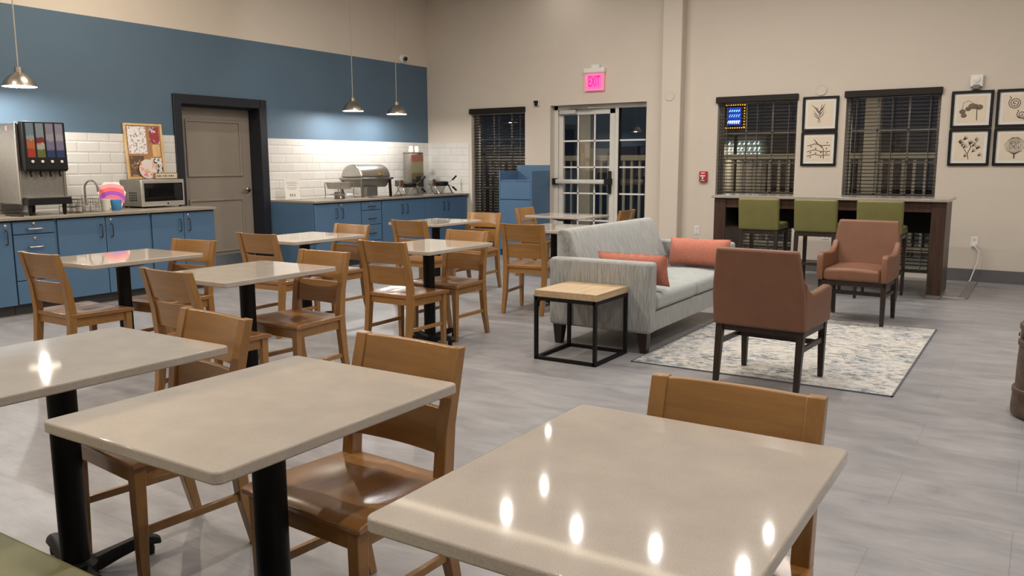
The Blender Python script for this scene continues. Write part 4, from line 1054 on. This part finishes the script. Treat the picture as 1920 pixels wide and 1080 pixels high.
# ------------------------------------------------------------------ outside, at night
g = struct(B(-40, 25, YB + WT + .02, 60, -.35, -.15).build('ground', m_asphalt))
struct(B(-14, 8, YB + WT + .02, 14.4, -.15, -.02).build('porch_floor', plain('porch_concrete', (.16, .155, .15), .85)))
t = thing('porch_railing', 'beige picket railing outside beyond the windows and glass door', 'railing', (-4.5, 14.0, -.02))
B(-5.2, 5.2, -.05, .05, 1.52, 1.615).build('top_rail', m_fence, t)
B(-5.2, 5.2, -.03, .03, .1, .17).build('bottom_rail', m_fence, t)
bal = MB().box(-.021, .021, -.02, .02, .17, 1.52).build('baluster', m_fence, t)
for k in range(67):
    x = -5.15 + k * .156
    if k == 0: bal.location.x = x
    else:
        b = bal.copy(); C.objects.link(b); b.parent = t; b.location.x = x
for x, lab in ((-7.28, 'beige square porch post outside, seen through the left pane of the exit door'), (-2.31, 'beige square porch post outside, seen through the right-hand blind'), (-10.3, 'beige square porch post outside, seen through the blind left of the exit door')):
    q = thing('porch_post', lab, 'post', (x * .988, 13.82, -.02), 0, 'porch posts')
    B(-.11, .11, -.11, .11, 0, 3.2).build('shaft', m_fence, q, bevel=.006)
    B(-.14, .14, -.14, .14, 0, .2).build('plinth', m_fence, q, bevel=.006)
q = thing('pale_block', 'pale lit block beyond the railing seen through the blind beside the fire alarm', 'building', (-8.0, 22.4, -.15))  # block placed where a pale area shows behind the blind
B(-1.6, 1.7, 0, 3, 0, 2.33).build('wall', m_pale, q)
B(-1.7, 1.8, -.1, 3.1, 2.33, 2.42).build('parapet', plain('dark_parapet', (.05, .05, .05), .8), q)
sg = MB()
for row, (z, hgt) in enumerate(((1.92, .1), (2.08, .08), (2.24, .06))):
    x = .68
    while x < 1.5:
        L = .05 + .05 * random.random(); sg.bar((x, -.06, z - .15), (x + .04, -.06, z - .15 + hgt), .03, .025); x += L + .05
sg.build('lit_strokes', emis('cold_white_tube', (.75, .95, 1), 1.6), q)
q = thing('awning_shop', 'low dark shop with a navy awning across the lot, right of the pale block', 'building', (-5.3, 22.6, -.15))
B(-.95, 2.2, 0, 3, 0, 2.0).build('wall', plain('dim_shopfront', (.12, .09, .06), .8), q)
B(-.95, 2.2, -.5, 0, 2.05, 2.3).build('awning', plain('navy_awning', (.03, .045, .12), .7), q)
q = thing('led_sign', 'glowing blue sign with an orange dotted border seen through the blind beside the fire alarm', 'sign', (-6.9, 21.6, -.15))
MB().lathe([(.05, 0), (.05, 2.5)], n=12).build('pole', m_blk, q)
B(-.29, .29, -.08, .08, 2.44, 3.12).build('cabinet', m_blk, q)
B(-.2, .15, -.09, -.081, 2.58, 3.02).build('blue_panel', emis('blue_led', (.01, .09, .8), .45), q)
b = MB()
for k in range(9):
    for z in (2.50, 3.08): b.lathe([(0, -.016), (.018, 0), (0, .016)], (-.24 + k * .06, -.09, z), 8)
    b.lathe([(0, -.016), (.018, 0), (0, .016)], (.235, -.09, 2.52 + k * .068), 8)
b.build('border_bulbs', emis('amber_led', (1, .33, .03), 2.5), q)
b = MB()
for z, c in ((2.91, .05), (2.78, .055)):
    for k in range(5): b.bar((-.16 + k * .06, -.095, z), (-.13 + k * .06, -.095, z + c), .02, .014)
b.build('blue_strokes', emis('pale_blue_led', (.25, .6, 1), 2.215), q)
b = MB()
for k in range(6): b.bar((-.19 + k * .055, -.095, 2.615), (-.165 + k * .055, -.095, 2.685), .025, .022)
b.build('white_strokes', emis('white_led', (.85, .95, 1), 3), q)
def added_lamp(x, y, z, out, lab, power, col):  # unseen lamps added to light the railing and the pale block
    q = thing('added_outdoor_lamp', lab, 'lamp', (x, y, z), 0, 'added outdoor lamps')
    B(-.1, .1, min(0, out), max(0, out), 0, .12).build('hood', m_blk, q)
    B(-.08, .08, min(.02 * (1 if out > 0 else -1), out * .9), max(.02 * (1 if out > 0 else -1), out * .9), -.004, 0).build('lens', emis('added_lamp_lens', col, 4), q)
    a = area((0, out * .55, -.02), .12, power, col, 'added_outdoor_beam'); a.parent = q
for x, lab in ((-7.7, 'added outdoor lamp above the left window, out of view, lights the railing'), (-4.6, 'added outdoor lamp between exit door and bar windows, out of view, lights the railing'), (-1.7, 'added outdoor lamp above the right window, out of view, lights the railing')):
    added_lamp(x, YB + WT, 2.75, .16, lab, 22, (1, .9, .74))
added_lamp(-8.2, 22.4, 2.0, -.3, 'added outdoor lamp out of view, brightens the pale block', 130, (1, .88, .7))

# ------------------------------------------------------------------ world, camera, view
wd = bpy.data.worlds.new('night'); scene.world = wd; wd.use_nodes = True
bg = wd.node_tree.nodes['Background']; bg.inputs[0].default_value = (.012, .016, .026, 1); bg.inputs[1].default_value = .35
f_, yaw, pitch, roll = 1546.79, .570540445, .149665267, .00316794
cy, sy, cp, sp = math.cos(yaw), math.sin(yaw), math.cos(pitch), math.sin(pitch)
fw = Vector((-sy * cp, cy * cp, -sp)); rt = Vector((cy, sy, 0)); dn = fw.cross(rt)
cr, sr = math.cos(roll), math.sin(roll)
r2 = cr * rt + sr * dn; d2_ = -sr * rt + cr * dn; u2 = -d2_; b2 = -fw
cam = bpy.data.cameras.new('camera'); cam.sensor_width = 36; cam.lens = f_ / 1920 * 36; cam.clip_start = .05; cam.clip_end = 200
co = bpy.data.objects.new('camera', cam); C.objects.link(co)
co.matrix_world = Matrix(((r2.x, u2.x, b2.x, 0), (r2.y, u2.y, b2.y, 0), (r2.z, u2.z, b2.z, 1.45), (0, 0, 0, 1)))
scene.camera = co
vs = scene.view_settings; vs.view_transform = 'Standard'; vs.look = 'None'; vs.gamma = 1; vs.use_curve_mapping = False; vs.exposure = 0.62
scene.cycles.use_denoising = True
scene.cycles.max_bounces = 8; scene.cycles.transparent_max_bounces = 12
scene.cycles.sample_clamp_indirect = 4; scene.cycles.caustics_reflective = False; scene.cycles.caustics_refractive = False
